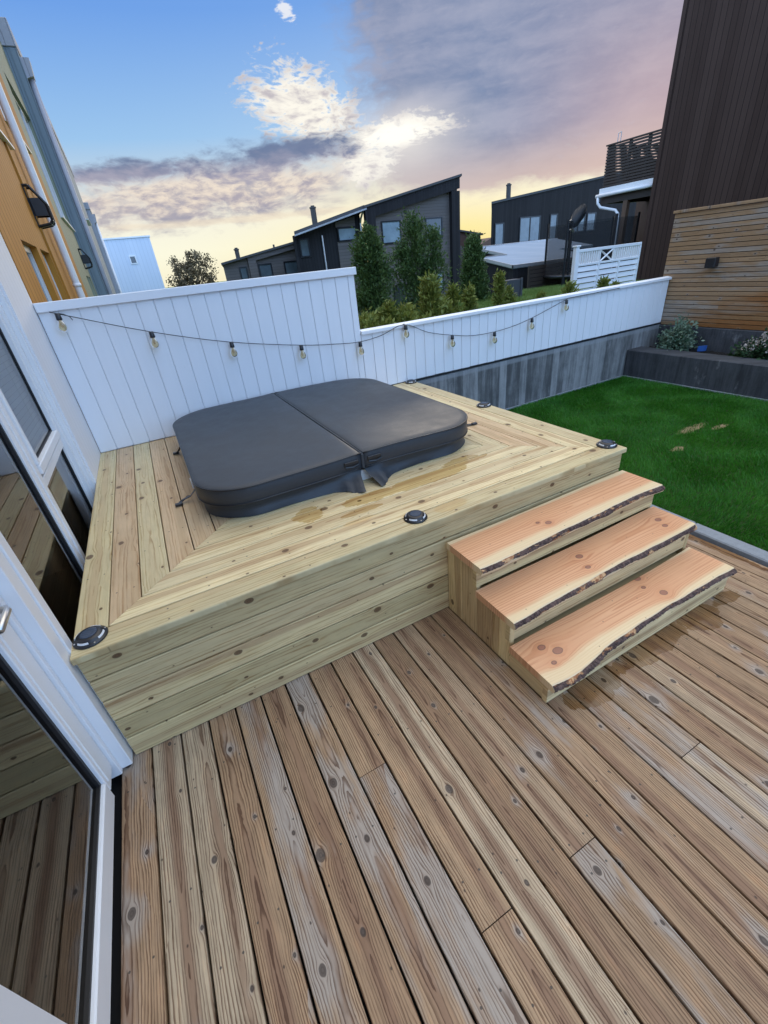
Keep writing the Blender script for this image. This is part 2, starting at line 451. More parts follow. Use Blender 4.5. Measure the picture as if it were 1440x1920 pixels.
M = {}
M['deck'] = wood('weathered_deck', 0.12, (0.40, 0.27, 0.158), (0.30, 0.19, 0.108), (0.30, 0.21, 0.165), (0.075, 0.055, 0.045),
                 heart=(0.23, 0.13, 0.078), grey=(0.40, 0.355, 0.305), grey_amt=0.08, knot_p=0.8, Lk=0.36, kr=(0.004, 0.011), freq=118, lines=0.92, halo=0.42, mott=0.95, lth=0.26,
                 hue=(0.47, 0.38, 0.26), hue_amt=0.2, screw=0.6, rough=0.6, bvar=0.14,
                 wet=[(1.92, -0.80, 0.20, 0.075), (2.35, -0.79, 0.30, 0.06), (2.72, -0.80, 0.14, 0.09), (2.98, -0.79, 0.12, 0.04), (3.40, -0.35, 0.04, 0.55)])
M['pine'] = wood('pressure_treated_pine', 0.122, (0.72, 0.59, 0.355), (0.58, 0.485, 0.265), (0.60, 0.45, 0.29), (0.13, 0.062, 0.026),
                 knot_p=0.8, Lk=0.36, kr=(0.004, 0.012), freq=58, lines=0.8, lth=0.34, mott=0.45, heart=(0.48, 0.33, 0.175), hue=(0.56, 0.385, 0.225), hue_amt=0.36, screw=0.6, rough=0.5, bvar=0.2, bstr=0.2,
                 wet=[(1.09, 0.46, 0.09, 0.09), (1.45, 0.42, 0.16, 0.06), (1.85, 0.41, 0.26, 0.07), (2.15, 0.49, 0.18, 0.06), (1.35, 0.31, 0.12, 0.03)],
                 wetcol=(0.80, 0.70, 0.52), stain=[(1.75, 0.06, 0.12, 0.05), (1.30, 0.22, 0.10, 0.03)])
M['pine_shade'] = wood('pressure_treated_pine_green', 0.122, (0.74, 0.57, 0.31), (0.58, 0.46, 0.225), (0.56, 0.42, 0.28), (0.12, 0.055, 0.024),
                 knot_p=0.75, Lk=0.36, kr=(0.004, 0.012), freq=58, lines=0.8, lth=0.34, mott=0.45, heart=(0.46, 0.31, 0.16), hue=(0.54, 0.36, 0.19), hue_amt=0.36, rough=0.52, bvar=0.18, bstr=0.2)
M['slat'] = wood('larch_slats', 0.048, (0.38, 0.24, 0.13), (0.30, 0.185, 0.098), (0.5, 0.42, 0.35), (0.10, 0.06, 0.04), grey=(0.36, 0.31, 0.26), grey_amt=0.12,
                 knot_p=0.4, Lk=0.35, kr=(0.004, 0.006), freq=150, lines=0.5, rough=0.6, bvar=0.14)
def add_slat_tone(m):
    # darker, more orange towards the bottom and towards lower y
    g = G(m.node_tree); p = [n for n in g.N if n.type == 'BSDF_PRINCIPLED'][0]
    link = [l for l in g.L if l.to_node == p and l.to_socket.name == 'Base Color'][0]; src = S(g, link.from_socket)
    P = g.pos(); x, y, z = g.sep(P)
    n = g.noise(g.vec(y * 1.2, z * 9.0, 0.0), 1.0, 3, 0.6)
    f = g.smooth((1.12 - z) * 1.6 - (y - 1.75) * 0.75 + (n - 0.5) * 1.2, 0.2, 0.75)
    g.put(p.inputs['Base Color'], g.mix(f, src, g.mix(1.0, src, (0.85, 0.55, 0.28), 'MULTIPLY')))
add_slat_tone(M['slat'])
M['darkslat'] = plain('dark_stained_slats', (0.045, 0.032, 0.026), 0.6, var=0.3)
M['black'] = plain('black_plastic', (0.012, 0.013, 0.016), 0.32, var=0.2)
M['dark_void'] = plain('shadow_gap_black', (0.006, 0.006, 0.007), 0.8)  # near-black sheet colour standing in for the shade inside gaps
M['white'] = plain('white_painted_timber', (0.80, 0.81, 0.83), 0.42, var=0.05, scale=3, bmp=0.06)
M['upvc'] = plain('white_window_frame', (0.80, 0.81, 0.82), 0.32, var=0.03, scale=5)
M['steel'] = plain('galvanised_steel', (0.55, 0.57, 0.6), 0.35, metal=0.7)
M['metal'] = plain('brushed_metal', (0.6, 0.58, 0.55), 0.3, metal=0.9)
M['hoopcover'] = plain('black_cover_sheet', (0.010, 0.012, 0.015), 0.6, var=0.5)
M['rubber'] = plain('dark_gasket', (0.015, 0.015, 0.016), 0.5)

def mat_fence():
    m, g = newmat('white_fence_paint')
    P = g.pos(); x, y, z = g.sep(P)
    streak = g.noise(g.vec(x * 9.0, 0.0, z * 0.8), 1.0, 4, 0.6)
    spot = g.noise(P, 60, 2, 0.5)
    f = (streak - 0.5) * 0.10 + 1.0
    col = g.mix(1.0, (0.79, 0.80, 0.82), g.gray(f), 'MULTIPLY')
    col = g.mix(g.smooth(spot, 0.74, 0.80) * 0.4, col, (0.4, 0.38, 0.34))
    setp(g, Base_Color=col, Roughness=0.5)
    bump(g, g.noise(g.vec(x * 120.0, y * 120.0, z * 8.0), 1.0, 3, 0.6), 0.12, 0.003)
    return m
M['fence'] = mat_fence()

def mat_cover():
    m, g = newmat('charcoal_vinyl')
    P = g.pos(); x, y, z = g.sep(P)
    n = g.noise(P, 2.2, 4, 0.55); fine = g.noise(P, 420, 2, 0.5)
    wr = g.noise(g.vec(x * 3.0, y * 3.0, z * 14.0), 1.0, 3, 0.5)
    dust = g.noise(P, 9, 5, 0.65)
    col = g.mix(n, (0.026, 0.032, 0.040), (0.036, 0.042, 0.050))
    col = g.mix(g.smooth(dust, 0.5, 0.85) * 0.25, col, (0.065, 0.068, 0.072))
    setp(g, Base_Color=col, Roughness=(dust - 0.5) * 0.25 + 0.45, Specular_IOR_Level=0.45)
    bump(g, fine * 0.15 + wr * 0.9 + n * 1.2, 0.35, 0.006)
    return m
M['vinyl'] = mat_cover()

def mat_concrete(name, A, B, boards=True):
    m, g = newmat(name)
    P = g.pos(); x, y, z = g.sep(P)
    h = x + y
    k = (h / 0.11).floor(); r1, r2, r3 = g.white(k)
    n = g.noise(P, 7, 6, 0.65); st = g.noise(g.vec(h * 16.0, 0.0, z * 1.6), 1.0, 5, 0.7)
    f = (r1 - 0.5) * 0.5 * (1 if boards else 0.25) + (st - 0.5) * 1.5 + (n - 0.5) * 0.5 + 0.42
    col = g.mix(g.smooth(f, 0.0, 0.9), A, B)
    lime = g.noise(g.vec(h * 5.0, 1.0, z * 2.4), 1.0, 6, 0.7)
    col = g.mix(g.smooth(lime, 0.58, 0.75) * 0.55, col, (0.34, 0.35, 0.36))
    topl = g.smooth(z, 0.545, 0.57)
    if boards: col = g.mix(topl * 0.55, col, (0.30, 0.31, 0.32))
    joint = 1.0 - g.smooth(((h / 0.11).fract() - 0.5).abs(), 0.47, 0.5) if boards else 1.0
    ho = g.noise(P, 60, 3, 0.6)
    col = g.mix(1.0, col, g.gray((ho - 0.5) * 0.3 + 1.0), 'MULTIPLY')
    if boards: col = g.mix((1.0 - joint) * 0.35, col, (0.05, 0.05, 0.055))
    setp(g, Base_Color=col, Roughness=0.8, Specular_IOR_Level=0.3)
    bump(g, n * 0.6 + r2 * 0.5 + ho * 0.25, 0.5, 0.008)
    return m
M['concrete'] = mat_concrete('board_marked_concrete', (0.075, 0.076, 0.076), (0.30, 0.30, 0.295))
M['concrete_dark'] = mat_concrete('damp_dark_concrete', (0.030, 0.032, 0.036), (0.085, 0.09, 0.10), False)
M['granite'] = plain('grey_granite', (0.23, 0.25, 0.27), 0.75, var=0.3, scale=40, bmp=0.4)

def mat_lawn(name, A, B, spots=None):
    m, g = newmat(name)
    P = g.pos()
    n = g.noise(P, 3.0, 5, 0.65); n2 = g.noise(P, 60, 3, 0.6)
    col = g.mix(g.smooth(n * 0.6 + n2 * 0.4, 0.35, 0.65), A, B)
    if spots:
        col = g.mix(g.smooth(ell_mask(g, P, spots, 0.6, 14.0), -0.05, 0.2), col, (0.25, 0.19, 0.105))
    setp(g, Base_Color=col, Roughness=0.8, Specular_IOR_Level=0.15)
    bump(g, n2, 0.8, 0.02)
    return m
SPOTS = [(5.28, 0.77, 0.24, 0.06), (5.50, 0.62, 0.13, 0.04), (4.70, 0.55, 0.09, 0.045)]
M['lawn'] = mat_lawn('lawn_soil', (0.022, 0.050, 0.012), (0.034, 0.070, 0.016), SPOTS)
M['garden'] = mat_lawn('garden_turf', (0.08, 0.14, 0.035), (0.13, 0.19, 0.05))
M['soil'] = plain('dark_soil', (0.010, 0.008, 0.007), 0.9, var=0.5, scale=40, bmp=0.8)

def leafmat(name, A, B, trans=0.25, var=1.0, rough=0.5):
    m, g = newmat(name)
    geo = g.node('ShaderNodeNewGeometry'); r = S(g, geo.outputs['Random Per Island'])
    n = g.noise(g.pos(), 2.5, 3, 0.6)
    col = g.mix((r * 0.65 + (n - 0.5) * 1.2 + 0.15).sat(), A, B)
    setp(g, Base_Color=col, Roughness=rough, Specular_IOR_Level=0.3)
    tr = g.node('ShaderNodeBsdfTranslucent', Color=col)
    mx = g.node('ShaderNodeMixShader'); mx.inputs[0].default_value = trans
    g.L.new(g.p.outputs[0], mx.inputs[1]); g.L.new(tr.outputs[0], mx.inputs[2]); g.L.new(mx.outputs[0], g.out.inputs[0])
    return m
M['grass'] = leafmat('grass_blades', (0.018, 0.118, 0.009), (0.078, 0.275, 0.026), 0.3)
M['grass2'] = leafmat('rough_grass_blades', (0.10, 0.18, 0.04), (0.20, 0.28, 0.08), 0.3)
M['conifer'] = leafmat('conifer_sprays', (0.045, 0.088, 0.028), (0.105, 0.165, 0.048), 0.2)
M['thuja'] = leafmat('young_thuja_sprays', (0.11, 0.155, 0.03), (0.25, 0.27, 0.06), 0.25)
M['variegated'] = leafmat('pale_edged_leaves', (0.055, 0.12, 0.065), (0.30, 0.38, 0.28), 0.2)
M['bushleaf'] = leafmat('dark_bush_leaves', (0.025, 0.06, 0.025), (0.05, 0.10, 0.04), 0.2)
M['petal'] = leafmat('cream_petals', (0.45, 0.38, 0.34), (0.62, 0.56, 0.52), 0.3)
M['treeleaf'] = leafmat('tree_leaves', (0.10, 0.085, 0.05), (0.16, 0.13, 0.075), 0.3)
M['bark'] = plain('tree_bark', (0.06, 0.045, 0.035), 0.85, var=0.4, scale=20, bmp=0.6)

def mat_clad(name, A, B, pitch, groove=0.5, axis='h', grain=0.4, rough=0.6, gw=0.06):
    m, g = newmat(name)
    P = g.pos(); x, y, z = g.sep(P)
    h = (x + y) if axis == 'h' else z
    l = z if axis == 'h' else (x + y)
    k = (h / pitch).floor(); r1, r2, r3 = g.white(k)
    t = (h / pitch).fract()
    gr = 1.0 - g.smooth((t - 0.5).abs(), 0.5 - gw, 0.5 - gw * 0.4)
    st = g.noise(g.vec(h * 60.0, l * 2.5, r1 * 20.0), 1.0, 4, 0.65)
    bl = g.noise(P, 1.5, 4, 0.6)
    col = g.mix((r1 * 0.5 + st * grain + bl * 0.4 - 0.25).sat(), A, B)
    dk = (A[0] * (1 - groove), A[1] * (1 - groove), A[2] * (1 - groove))
    col = g.mix(1.0 - gr, col, dk)
    setp(g, Base_Color=col, Roughness=rough, Specular_IOR_Level=0.15)
    bump(g, gr * 1.0 + st * 0.15, 0.5, 0.012)
    return m
M['orange'] = mat_clad('orange_vertical_cladding', (0.42, 0.185, 0.028), (0.50, 0.235, 0.045), 0.145, 0.6)
M['sage'] = mat_clad('sage_green_cladding', (0.25, 0.28, 0.21), (0.30, 0.33, 0.25), 0.145, 0.35)
M['bluegrey'] = mat_clad('blue_grey_cladding', (0.22, 0.27, 0.31), (0.27, 0.32, 0.36), 0.145, 0.35)
M['lavender'] = mat_clad('pale_grey_cladding', (0.40, 0.40, 0.44), (0.46, 0.46, 0.50), 0.145, 0.3)
M['whiteclad'] = mat_clad('white_vertical_cladding', (0.76, 0.77, 0.79), (0.80, 0.81, 0.83), 0.095, 0.10, gw=0.05)
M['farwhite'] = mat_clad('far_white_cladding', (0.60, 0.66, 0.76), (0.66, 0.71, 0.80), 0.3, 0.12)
M['brownclad'] = mat_clad('dark_brown_vertical_cladding', (0.036, 0.019, 0.014), (0.070, 0.042, 0.033), 0.14, 0.6, grain=0.8)
M['blackclad'] = mat_clad('black_vertical_cladding', (0.014, 0.013, 0.015), (0.030, 0.028, 0.031), 0.16, 0.6, grain=0.6)
M['taupeclad'] = mat_clad('taupe_horizontal_cladding', (0.125, 0.106, 0.100), (0.165, 0.142, 0.135), 0.14, 0.35, axis='v', grain=0.4)
M['redbrown'] = plain('red_brown_cladding', (0.10, 0.05, 0.035), 0.7)
M['roofing'] = mat_clad('bitumen_roofing', (0.24, 0.31, 0.40), (0.30, 0.37, 0.46), 0.5, 0.2, grain=0.5)
M['roofdark'] = plain('dark_roofing', (0.06, 0.06, 0.065), 0.7)
M['chimney'] = plain('chimney_steel', (0.06, 0.055, 0.05), 0.5)

def mat_glass(name, tint, ior=1.9, rough=0.0):
    m, g = newmat(name)
    fr = g.node('ShaderNodeFresnel', IOR=ior)
    tr = g.node('ShaderNodeBsdfTransparent', Color=(*tint, 1)); gl = g.node('ShaderNodeBsdfGlossy', Color=(1, 1, 1, 1), Roughness=rough)
    mx = g.node('ShaderNodeMixShader'); g.L.new(fr.outputs[0], mx.inputs[0]); g.L.new(tr.outputs[0], mx.inputs[1]); g.L.new(gl.outputs[0], mx.inputs[2])
    g.L.new(mx.outputs[0], g.out.inputs[0])
    return m
M['pane'] = mat_glass('window_glass', (0.88, 0.94, 0.93), 2.2)
M['bulbglass'] = mat_glass('amber_bulb_glass', (0.97, 0.90, 0.72), 1.45)
M['farpane'] = plain('far_window_pane', (0.09, 0.115, 0.13), 0.06, var=0.9, scale=1.6, spec=1.0)
M['curtain'] = plain('bright_curtained_pane', (0.26, 0.33, 0.38), 0.06, var=0.5, scale=1.8, spec=1.0)
M['fardark'] = plain('far_dark_pane', (0.03, 0.035, 0.04), 0.05, var=0.4, scale=2, spec=1.0)
M['blind'] = mat_clad('window_blind', (0.66, 0.72, 0.72), (0.74, 0.80, 0.80), 0.03, 0.35, axis='v')
M['room'] = plain('dim_room', (0.11, 0.125, 0.125), 0.8, var=0.3, scale=1.5)
M['filament'] = plain('brass_filament', (0.55, 0.33, 0.10), 0.35, metal=0.6)
M['solar'] = mat_clad('solar_cell', (0.05, 0.065, 0.09), (0.07, 0.09, 0.13), 0.012, 0.2, rough=0.12)
M['lens'] = plain('frosted_lens', (0.70, 0.72, 0.74), 0.25)
M['blue'] = plain('blue_plastic', (0.03, 0.12, 0.42), 0.5)
def mat_net():
    m, g = newmat('dark_safety_net')
    setp(g, Base_Color=(0.01, 0.011, 0.014), Roughness=0.8)
    tr = g.node('ShaderNodeBsdfTransparent'); mx = g.node('ShaderNodeMixShader'); mx.inputs[0].default_value = 0.5
    g.L.new(tr.outputs[0], mx.inputs[1]); g.L.new(g.p.outputs[0], mx.inputs[2]); g.L.new(mx.outputs[0], g.out.inputs[0])
    return m
M['net'] = mat_net()

# ------------------------------------------------------------------ larch step material
def mat_larch(name, y0, y1, knots, seed, s0=0.2, s1=0.86):
    m, g = newmat(name)
    P = g.pos(); x, y, z = g.sep(P)
    yy = y
    near = None; core = None; rim = None; ringk = None
    nz = g.noise(g.vec(x * 14.0, y * 30.0, seed), 1.0, 3, 0.6)
    for (kx, ky, R) in knots:
        du = x - kx; dv = y - ky
        d = ((du * 0.75) ** 2.0 + dv ** 2.0).sqrt() * ((nz - 0.5) * 0.35 + 1.0) + 0.0005
        yy = yy - dv * ((R * 1.9) ** 2.0 / (d * d)).min(0.9)
        ne = (d / (R * -3.0)).exp(); co = 1.0 - g.smooth(d, R * 0.8, R * 1.05); ri = 1.0 - g.smooth((d - R).abs(), 0.001, 0.0032)
        near = ne if near is None else near.max(ne); core = co if core is None else core.max(co); rim = ri if rim is None else rim.max(ri)
    t = (yy - y0) / (y1 - y0)
    wob = g.noise(g.vec(x * 1.3, yy * 2.0, seed * 3.1), 1.0, 3, 0.5) - 0.5
    tw = t + wob * 0.28
    heart = g.smooth(tw, s0 - 0.07, s0 + 0.08) * (1.0 - g.smooth(tw, s1 - 0.04, s1 + 0.05))
    w = g.noise(g.vec(x * 0.8, seed, 0.0), 1.0, 2, 0.5) * 0.14 - 0.05
    rr = ((t * 0.26 - 0.14) ** 2.0 + (w * 0.6) ** 2.0).sqrt() + wob * 0.03
    s = (rr * 62.0 + g.noise(g.vec(rr * 24.0, x * 0.4, seed), 1.0, 2, 0.5) * 2.5).fract()
    ln = g.smooth(s, 0.3, 0.9) * (1.0 - g.smooth(s, 0.93, 1.0))
    fib = g.noise(g.vec(x * 5.0, y * 380.0, seed), 1.0, 3, 0.6)
    bl = g.noise(g.vec(x * 2.5, y * 12.0, seed), 1.0, 4, 0.6)
    sap = g.mix(bl, (0.70, 0.53, 0.30), (0.80, 0.64, 0.40))
    he = g.mix(bl, (0.62, 0.31, 0.155), (0.76, 0.45, 0.255))
    col = g.mix(heart, sap, he)
    col = g.mix(ln * (heart * 0.5 + 0.18) * g.smooth(bl, 0.3, 0.6), col, g.mix(1.0, col, (0.70, 0.48, 0.36), 'MULTIPLY'))
    col = g.mix(1.0, col, g.gray((fib - 0.5) * 0.16 + 1.0), 'MULTIPLY')
    col = g.mix(near * 0.5, col, g.mix(1.0, col, (0.78, 0.52, 0.40), 'MULTIPLY'))
    col = g.mix(core * 0.75, col, (0.24, 0.10, 0.075)); col = g.mix(rim * 0.7, col, (0.09, 0.05, 0.05))
    pk = g.node('ShaderNodeTexVoronoi', dict(voronoi_dimensions='2D', feature='F1')); pk.inputs['Scale'].default_value = 7.0
    g.put(pk.inputs['Vector'], g.vec(x + seed, y)); pd = S(g, pk.outputs['Distance']); pr, _, _ = g.sep(S(g, pk.outputs['Color']))
    col = g.mix((1.0 - g.smooth(pd, 0.012, 0.03)) * pr.lt(0.4) * 0.7, col, (0.13, 0.07, 0.05))
    setp(g, Base_Color=col, Roughness=(bl - 0.5) * 0.15 + 0.34, Specular_IOR_Level=0.45)
    bump(g, ln * -0.4 + fib * 0.4, 0.15, 0.002)
    return m
def mat_barkedge():
    m, g = newmat('larch_bark_edge')
    P = g.pos(); x, y, z = g.sep(P)
    n = g.noise(P, 45, 5, 0.7); n2 = g.noise(g.vec(x * 9.0, y * 9.0, z * 30.0), 1.0, 3, 0.6)
    col = g.mix(g.smooth(n, 0.35, 0.7), (0.045, 0.026, 0.022), (0.17, 0.105, 0.085))
    bare = g.smooth(n2, 0.54, 0.60)
    col = g.mix(bare, col, g.mix(g.smooth(n, 0.4, 0.6), (0.30, 0.12, 0.05), (0.58, 0.36, 0.18)))
    setp(g, Base_Color=col, Roughness=0.85); bump(g, n * (1.0 - bare), 0.9, 0.012)
    return m
M['barkedge'] = mat_barkedge()

# ================================================================== SETTING
def flat(x0, x1, y0, y1, z): return MB().add([(x0, y0, z), (x1, y0, z), (x1, y1, z), (x0, y1, z)], [(0, 1, 2, 3)])
# garden and terrain behind the fences: one sheet to the horizon, falling away
mb = MB(); ys = [2.75, 4, 6, 8, 10, 12, 14, 17, 20, 26, 40, 80, 200, 900]
def gz(y):
    P = [(2.7, .46), (6, .50), (8, .51), (10, .46), (12, .33), (14, -.05), (20, -.75), (40, -1.0), (900, -1.0)]
    for (a, b), (c, d) in zip(P, P[1:]):
        if y <= c: return b + (d - b) * max(0, (y - a)) / (c - a)
    return -1.0
xs = [-700, -200, -60, -14.0, 0.02, 2, 4, 6, 8, 10, 12, 14, 18, 24, 40, 100, 700]
vs = [(x, y, gz(y)) for y in ys for x in xs]; nx = len(xs)
fs = [(j * nx + i, j * nx + i + 1, (j + 1) * nx + i + 1, (j + 1) * nx + i) for j in range(len(ys) - 1) for i in range(nx - 1)]
struct('garden_ground', mb.add(vs, fs), M['garden'])
struct('ground', flat(-60, 60, -60, 2.72, -0.16), M['soil'])
# lawn
struct('lawn', flat(3.03, 6.60, 0.30, 2.56, -0.01).add(*(lambda q: (q.v, q.f))(flat(3.57, 6.60, -7.0, 0.30, -0.01))), M['lawn'])
# kerb of granite along the deck
mb = MB()
yy = 0.30
while yy > -5:
    L = 0.6 + random.uniform(-.05, .05)
    mb.box(3.462 + random.uniform(0, .004), 3.578 + random.uniform(-.006, .006), yy - L + .004, yy, -.12, .012 + random.uniform(0, .004), .008); yy -= L
struct('kerb', mb, M['granite'])

# weathered deck boards
mb = MB(); k = 10
splits = {15: [-1.193], 10: [-1.208], 7: [-1.21], 6: [-0.604], 28: [-0.585], 20: [-2.2], 3: [-3.0], 24: [-1.75], 12: [-2.7]}
for i in range(-1, 27):
    x0 = 0.068 + 0.1247 * i
    cuts = [-6.0] + sorted(splits.get(i, [])) + [0.3]
    for a, b in zip(cuts, cuts[1:]):
        k += 1
        # board: U along +y, V along -x so that normal U x V = up
        mb.board((x0 + 0.1172, 0, random.uniform(-.0012, .0012)), (0, 1, 0), (-1, 0, 0), a + .0015, b - .0015, 0.1172, 0.028, k, r=.004)
struct('deck', mb, M['deck'])
struct('deck_gap_shade', flat(-0.14, 3.46, -6, 0.4, -0.09), M['dark_void'])  # near-black sheet: shade between the deck boards put in as colour

# ================================================================== HOT TUB PLATFORM
T = 0.632
plat = thing('hot_tub_platform', (1.52, 1.27, 0), 'raised pale green pine platform of mitred boards around the hot tub', 'platform')
mb = MB(); k = 200; p = 0.1255
# front boards: U along +x, V along +y
mb.board((0, -0.02, T), (1, 0, 0), (0, 1, 0), 0.0, 3.04, 0.1210, 0.028, k, r=.006)
for j in range(1, 6):
    k += 1; y0 = -0.02 + p * j; off = p * j
    mb.board((0, y0, T), (1, 0, 0), (0, 1, 0), off + .001, 3.04 - off - .001, 0.1210, 0.028, k, r=.003, s0=1, s1=-1)
# side boards: U along +y, V along -x ; corner trimming by mitre
for i in range(0, 6):
    k += 1; x1 = p * i + 0.1210
    if i == 0: mb.board((x1, 0, T), (0, 1, 0), (-1, 0, 0), -0.02 + p, 2.546, 0.1210, 0.028, k, r=.004)
    else: mb.board((x1, 0, T), (0, 1, 0), (-1, 0, 0), -0.02 + p * i + 0.1210 + .001, 2.546, 0.1210, 0.028, k, r=.003, s0=-1)
    k += 1; x1 = 3.04 - p * i
    if i == 0: mb.board((x1, 0, T), (0, 1, 0), (-1, 0, 0), -0.02 + p, 2.546, 0.1210, 0.028, k, r=.004)
    else: mb.board((x1, 0, T), (0, 1, 0), (-1, 0, 0), -0.02 + p * i + .001, 2.546, 0.1210, 0.028, k, r=.003, s0=1)
mb.build('deck_top', M['pine'], plat)
flat(0.02, 3.02, 0.02, 2.54, T - 0.032).build('top_gap_shade', M['dark_void'], plat)  # near-black sheet painting the shade between the top boards
# fascia: five boards; U along +x, V along +z -> normal = -y
mb = MB(); k = 240
for j in range(5):
    k += 1
    mb.board((0, 0.0 + random.uniform(0, .001), 0.604 - 0.1205 * j - 0.1165 - .002), (1, 0, 0), (0, 0, 1), 0.004, 3.03, 0.1140, 0.028, k, r=.005)
mb.build('front_skirt', M['pine_shade'], plat)
mb = MB(); k = 250
for j in range(5):
    k += 1
    mb.board((3.03, 0, 0.604 - 0.1205 * j - 0.1165 - .002), (0, 1, 0), (0, 0, 1), 0.03, 2.54, 0.1175, 0.028, k, r=.004)
mb.build('side_skirt', M['pine_shade'], plat)
mb = MB(); k = 256
for j in range(5):
    k += 1
    mb.board((0.012, 2.54, 0.604 - 0.1205 * j - 0.1165 - .002), (0, -1, 0), (0, 0, 1), 0.0, 2.50, 0.1175, 0.028, k, r=.004)
mb.build('side_skirt', M['pine_shade'], plat)

# ------------------------------------------------------------------ hot tub shell and cover
def rrect(x0, x1, y0, y1, r, n=10, off=0.0):
    x0 -= off; x1 += off; y0 -= off; y1 += off; r = max(r + off, .01); out = []
    for cx, cy, a in ((x1 - r, y0 + r, -90), (x1 - r, y1 - r, 0), (x0 + r, y1 - r, 90), (x0 + r, y0 + r, 180)):
        for i in range(n + 1):
            t = math.radians(a + 90 * i / n); out.append((cx + r * math.cos(t), cy + r * math.sin(t)))
    return out
CX0, CX1, CY0, CY1, CR = 0.60, 2.43, 0.595, 2.475, 0.30
tub = tag(MB().prism(rrect(CX0 + .05, CX1 - .05, CY0 + .05, CY1 - .05, .26), 2, 0.60, 0.70).build('hot_tub', M['upvc']), 'white rim of the hot tub glimpsed under the cover seam', 'hot tub')
cov = thing('hot_tub_cover', (1.515, 1.53, T), 'folding charcoal vinyl cover with rounded corners over the hot tub', 'hot tub cover')
XS = 1.515
def half(sign):
    """one cover half: grid top with slight dome, rolled edge, straight side"""
    full = rrect(CX0, CX1, CY0, CY1, CR, 10)
    # dense outline resampled
    pts = []
    n = len(full)
    for i in range(n):
        a = Vector(full[i]); b = Vector(full[(i + 1) % n]); L = (b - a).length; m_ = max(1, int(L / .06))
        for j in range(m_): pts.append(a + (b - a) * (j / m_))
    half_pts = [q for q in pts if (q.x - XS) * sign > 0.007]
    # order along the outline starting at the seam
    half_pts.sort(key=lambda q: math.atan2(sign * (q.y - 1.53), sign * (q.x - XS)))
    e = XS + sign * 0.007
    ya = CY0 if sign > 0 else CY1; yb = CY1 if sign > 0 else CY0
    ring = [Vector((e, ya))] + half_pts + [Vector((e, yb))]
    # seam points back
    ns = 24
    seam = [Vector((e, yb + (ya - yb) * i / ns)) for i in range(1, ns)]
    loop = ring + seam
    c = Vector((XS + sign * .45, 1.53))
    def zt(q):   # top height
        dx = 1 - min(1, abs(q.x - XS) / .91)
        return 0.820 + 0.016 * dx + 0.0025 * math.sin(q.x * 7 + q.y * 3) * (1 if abs(q.x - XS) > .1 else .3)
    def seam_dip(q): return -0.005 if abs(q.x - e) < .002 else 0.0
    mbh = MB(); vs = []; fs = []
    levels = [(-.003, -.100, 0), (0.0, -.095, 0), (0.0, -.010, 0), (-.003, -.003, 0), (-.010, 0.0, 0)]
    N_ = len(loop)
    for (ins, dz, _) in levels:
        for q in loop:
            isseam = abs(q.x - e) < .002
            dirn = (c - q).normalized()
            qq = q + dirn * (-ins) * 1.0
            puff = 0.0015 * math.sin(q.x * 19 + q.y * 23) if not isseam and dz < -.02 else 0
            vs.append((qq.x - dirn.x * puff, qq.y - dirn.y * puff, zt(q) + dz + seam_dip(q)))
    for rr in (.94, .82, .62, .4, .2):
        for q in loop:
            qq = c + (q - c) * rr; vs.append((qq.x, qq.y, zt(qq) + .002 * math.sin(qq.x * 9) * math.sin(qq.y * 8)))
    LV = len(levels) + 5
    for l in range(LV - 1):
        for i in range(N_):
            j = (i + 1) % N_; fs.append((l * N_ + i, l * N_ + j, (l + 1) * N_ + j, (l + 1) * N_ + i))
    vs.append((c.x, c.y, zt(c))); ci = len(vs) - 1
    for i in range(N_): fs.append(((LV - 1) * N_ + i, (LV - 1) * N_ + (i + 1) % N_, ci))
    fs.append(tuple(range(N_))[::-1])
    o = mbh.add(vs, fs).build('cover_panel', M['vinyl'], cov, smooth=True)
    # piping round the top edge
    path = [(q.x, q.y, zt(q) - .006) for q in ring]
    MB().tube(path, .0045, 6).tube([(q.x, q.y, zt(q) - .097) for q in ring], .0045, 6).build('piping', M['black'], o, smooth=True)
    # grab handle near the seam on the front face
    hx = XS + sign * 0.075
    hm = MB().box(hx - .045, hx + .045, CY0 - .010, CY0 + .002, .775, .800, .003)
    hm.tube([(hx - .042, CY0 - .012, .772), (hx, CY0 - .022, .768), (hx + .042, CY0 - .012, .772)], .006, 6)
    hm.build('handle', M['black'], o)
    return ring, zt
ringR, zt = half(1); ringL, _ = half(-1)
MB().tube([(XS, CY0 + .004, .824), (XS, CY0 + .3, .827), (XS, 1.5, .828), (XS, CY1 - .3, .827), (XS, CY1, .824)], .007, 6).build('hinge', M['vinyl'], cov, smooth=True)
MB().box(XS - .009, XS + .009, CY0 - .006, CY0 + .01, .735, .826, .003).build('hinge_flap', M['vinyl'], cov)
MB().box(XS - .009, XS + .009, CY1 - .01, CY1 + .006, .735, .83, .003).build('hinge_flap', M['vinyl'], cov)
